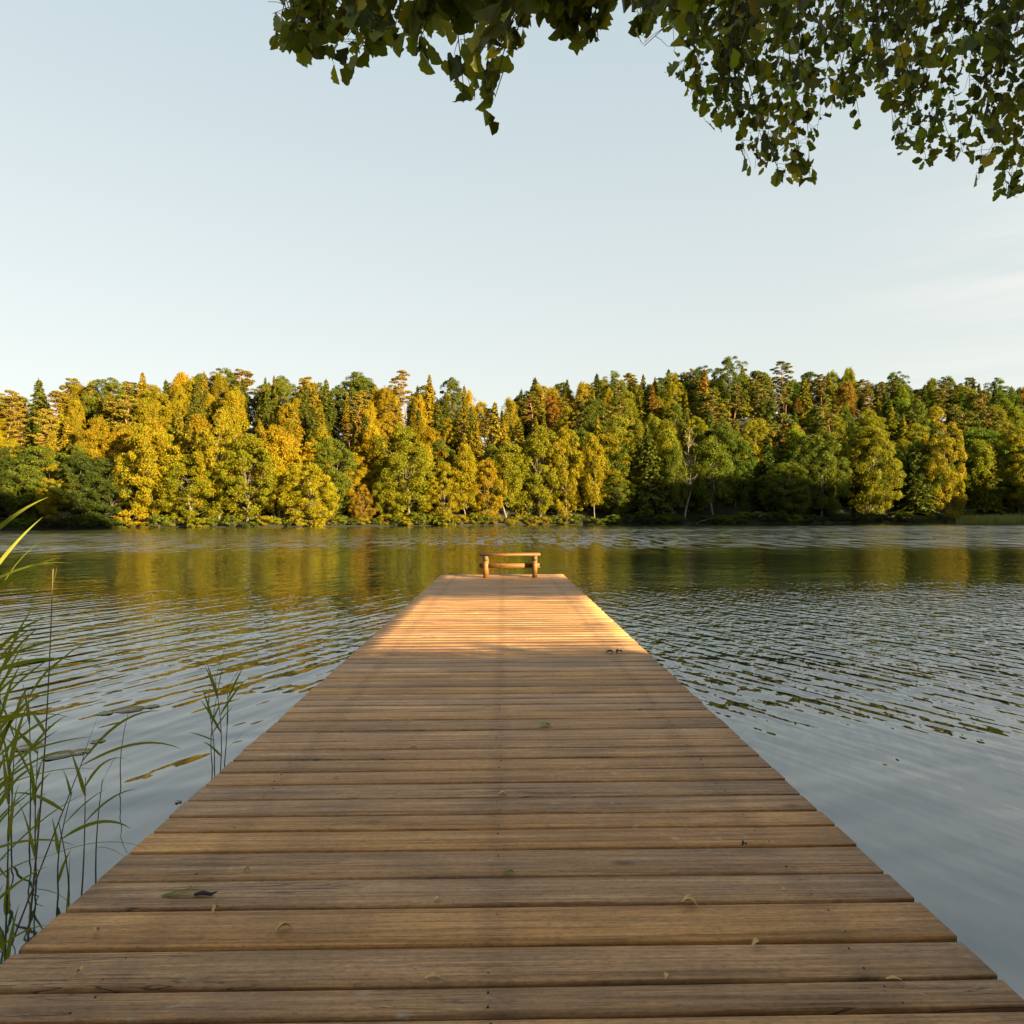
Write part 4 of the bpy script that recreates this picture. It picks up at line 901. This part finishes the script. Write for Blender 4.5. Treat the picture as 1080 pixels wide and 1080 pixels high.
tk = MB(); tk.tube(np.array([(0, 0, -.5), (.05, 0, 1.5), (-.1, .1, 3.2), (-.05, .3, 5.0), (.3, .4, 8)]), [.24, .20, .17, .13, .05], 12); tk.build('trunk', M_TWIG, alder, True)
org = np.random.default_rng(5); n = 16000; cc = np.stack([org.uniform(-4.5, 8, 150), org.uniform(-6.5, 2.4, 150), org.uniform(0, 1, 150)], 1)
cc[:, 2] = np.maximum(4.6, 3.3 + .9 * np.clip(cc[:, 1], 0, 9)) + cc[:, 2] * 3.2
Vc, Fc = clump_cards(cc, org.uniform(.5, .9, 150), np.tile([0, 0, .3], (150, 1)), 110, .065, org, .6, .9)
keep = (Vc.reshape(-1, 4, 3)[:, :, 2] > 2.3 + .95 * np.abs(Vc.reshape(-1, 4, 3)[:, :, 1])).all(1) | (Vc.reshape(-1, 4, 3)[:, :, 1] < 0).all(1)
cr_ = link_mesh('crown', mesh_np('alder_crown', Vc.reshape(-1, 4, 3)[keep].reshape(-1, 3) - AO, np.arange(4 * keep.sum()).reshape(-1, 4), False, [M_ALDER]), alder)
SECT = [(283, 405, 1.9, 2.3, 'left'), (405, 562, 1.6, 2.0, ''), (562, 652, 1.7, 1.9, ''), (652, 705, 2.0, 2.5, ''), (705, 875, 2.2, 4.2, ''), (875, 1010, 2.3, 4.4, ''), (1010, 1220, 2.4, 4.2, '')]
arg = np.random.default_rng(77); CONE = None
for si, (xa, xb, da, db, _) in enumerate(SECT):
    bm_, lm_ = MB(), MB(); cones = []
    # limb above the picture from the trunk to the section, then along it
    dm = (da + db) / 2; pA = np.array(at(xb + 30, -170, dm)); pB = np.array(at((xa + xb) / 2, -95, dm)); pC = np.array(at(xa + 15, -50, dm))
    hub = AO + np.array([-.1, .25, 4.2]); t = np.linspace(0, 1, 8)[:, None]
    t = np.linspace(0, 1, 14)[:, None]; mid_ = (hub + pA) / 2 + np.array([0, 0, .55])
    Pl = (1 - t) ** 3 * hub + 3 * t * (1 - t) ** 2 * mid_ + 3 * t ** 2 * (1 - t) * (pA + np.array([0, 0, .1])) + t ** 3 * pC
    Pl[1:-1] += arg.normal(size=(12, 3)) * .012; bm_.tube(Pl, np.linspace(.03, .004, len(Pl)), 7)
    nb = int((xb - xa) * (0.17 if si < 4 else 0.24)); made = 0; tries = 0
    while made < nb and tries < nb * 30:
        tries += 1
        x1 = arg.uniform(xa, xb); yl = float(np.interp(x1, lowx, lowy))
        if yl < 8: continue
        fr = 1.0 if arg.random() < .5 else arg.uniform(.15, 1.0)
        if si >= 4: d = arg.uniform(da, da + 1.1) if (yl * fr < 110 and arg.random() < .4) else arg.uniform(da + 1.0, db)
        else: d = arg.uniform(da, db)
        lnp = .066 * F_PX / d
        y1 = -20 + (yl - lnp * .8 + 20) * fr
        x0 = x1 + (arg.uniform(20, 190) if arg.random() < .7 else arg.uniform(-120, 10)); y0 = -110 + arg.uniform(-60, 40)
        t = np.linspace(0, 1, 9); k1 = arg.uniform(1.0, 1.9)
        bx_ = x0 + (x1 - x0) * t ** (1 / k1) + np.sin(t * np.pi * arg.uniform(1, 2.5)) * arg.uniform(-9, 9); by_ = y0 + (y1 - y0) * t ** k1
        bd = d + np.linspace(arg.uniform(-.25, .25), 0, 9) + .05 * np.sin(t * 7)
        if np.any(by_ > np.interp(bx_, lowx, lowy) + 2): continue
        made += 1
        W = np.array([tuple(at(a_, b_, c_)) for a_, b_, c_ in zip(bx_, by_, bd)]); bm_.tube(W, np.linspace(.0042, .0011, 9), 5)
        seg = np.linalg.norm(np.diff(W, axis=0), axis=1); cum = np.concatenate([[0], np.cumsum(seg)]); q = cum[-1]
        while q > 0.0:
            w0 = np.array([np.interp(q, cum, W[:, k_]) for k_ in range(3)])
            px_ = np.interp(q, cum, bx_); py_ = np.interp(q, cum, by_)
            if py_ > -150:
                # short side spray with a few leaves
                side = arg.normal(size=3) * np.array([1, .7, .35]); side /= np.linalg.norm(side); sl_ = arg.uniform(.01, .085) if q < cum[-1] - .01 else .004
                e = w0 + side * sl_ + np.array([0, 0, -.25 * sl_]); 
                pe = px_ + (e - w0)[0] * F_PX / d; pye = py_ - (e - w0)[2] * F_PX / d
                ok_ = pye < np.interp(pe, lowx, lowy) - lnp * .45
                if ok_:
                    if sl_ > .02: bm_.tube([w0, (w0 + e) / 2 + [0, 0, .004], e], [.0013, .001, .0008], 4)
                    for _k in range(arg.integers(1, 4)):
                        ln = .070 * arg.uniform(.5, 1.3)
                        f_ = arg.uniform(0, 1) if _k else 1.0; o3 = w0 + (e - w0) * f_
                        if arg.random() < .62: ax = np.array([arg.normal() * .42, arg.normal() * .45, -1.0])
                        else: ax = np.array([arg.normal(), arg.normal() * .7, -.25 + .5 * arg.normal()])
                        axn = ax / np.linalg.norm(ax)
                        if py_ - ((o3 - w0)[2] + axn[2] * (ln + .012)) * F_PX / d > np.interp(px_ + ((o3 - w0)[0] + axn[0] * ln) * F_PX / d, lowx, lowy) + 3: continue
                        nr = np.array([arg.normal() * .9, -1.0 if arg.random() < .65 else 1.0, arg.normal() * .6])
                        pt = o3 + axn * .012
                        bm_.tube([o3, pt], [.0008, .0007], 3); add_leaf(lm_, pt, ax, nr, ln, arg)
                    if arg.random() < .03:
                        c = e + arg.normal(size=3) * .01 - [0, 0, .012]; s_ = .0085
                        cones.append(c)
            q -= arg.uniform(.022, .075)
    for mb_ in (bm_, lm_):
        mb_.V = [v - AO for v in mb_.V]
    br = bm_.build('branch', M_TWIG, alder, True); lm_.build('leaves', M_ALDER, br)
    for c in cones:
        if CONE is None:
            zz = np.linspace(-1, 1, 8); cm_ = MB(); cm_.tube(np.stack([zz * 0, zz * 0, zz * .0105], 1), np.sqrt(np.clip(1 - zz ** 2, .03, 1)) * .0062 * (1 + .18 * np.array([0, 1, 0, 1, 0, 1, 0, 0])), 8)
            o = cm_.build('cone', M_CONE, br, True); CONE = o
        else: o = CONE.copy(); col.objects.link(o); o.parent = br
        o.location = c - AO
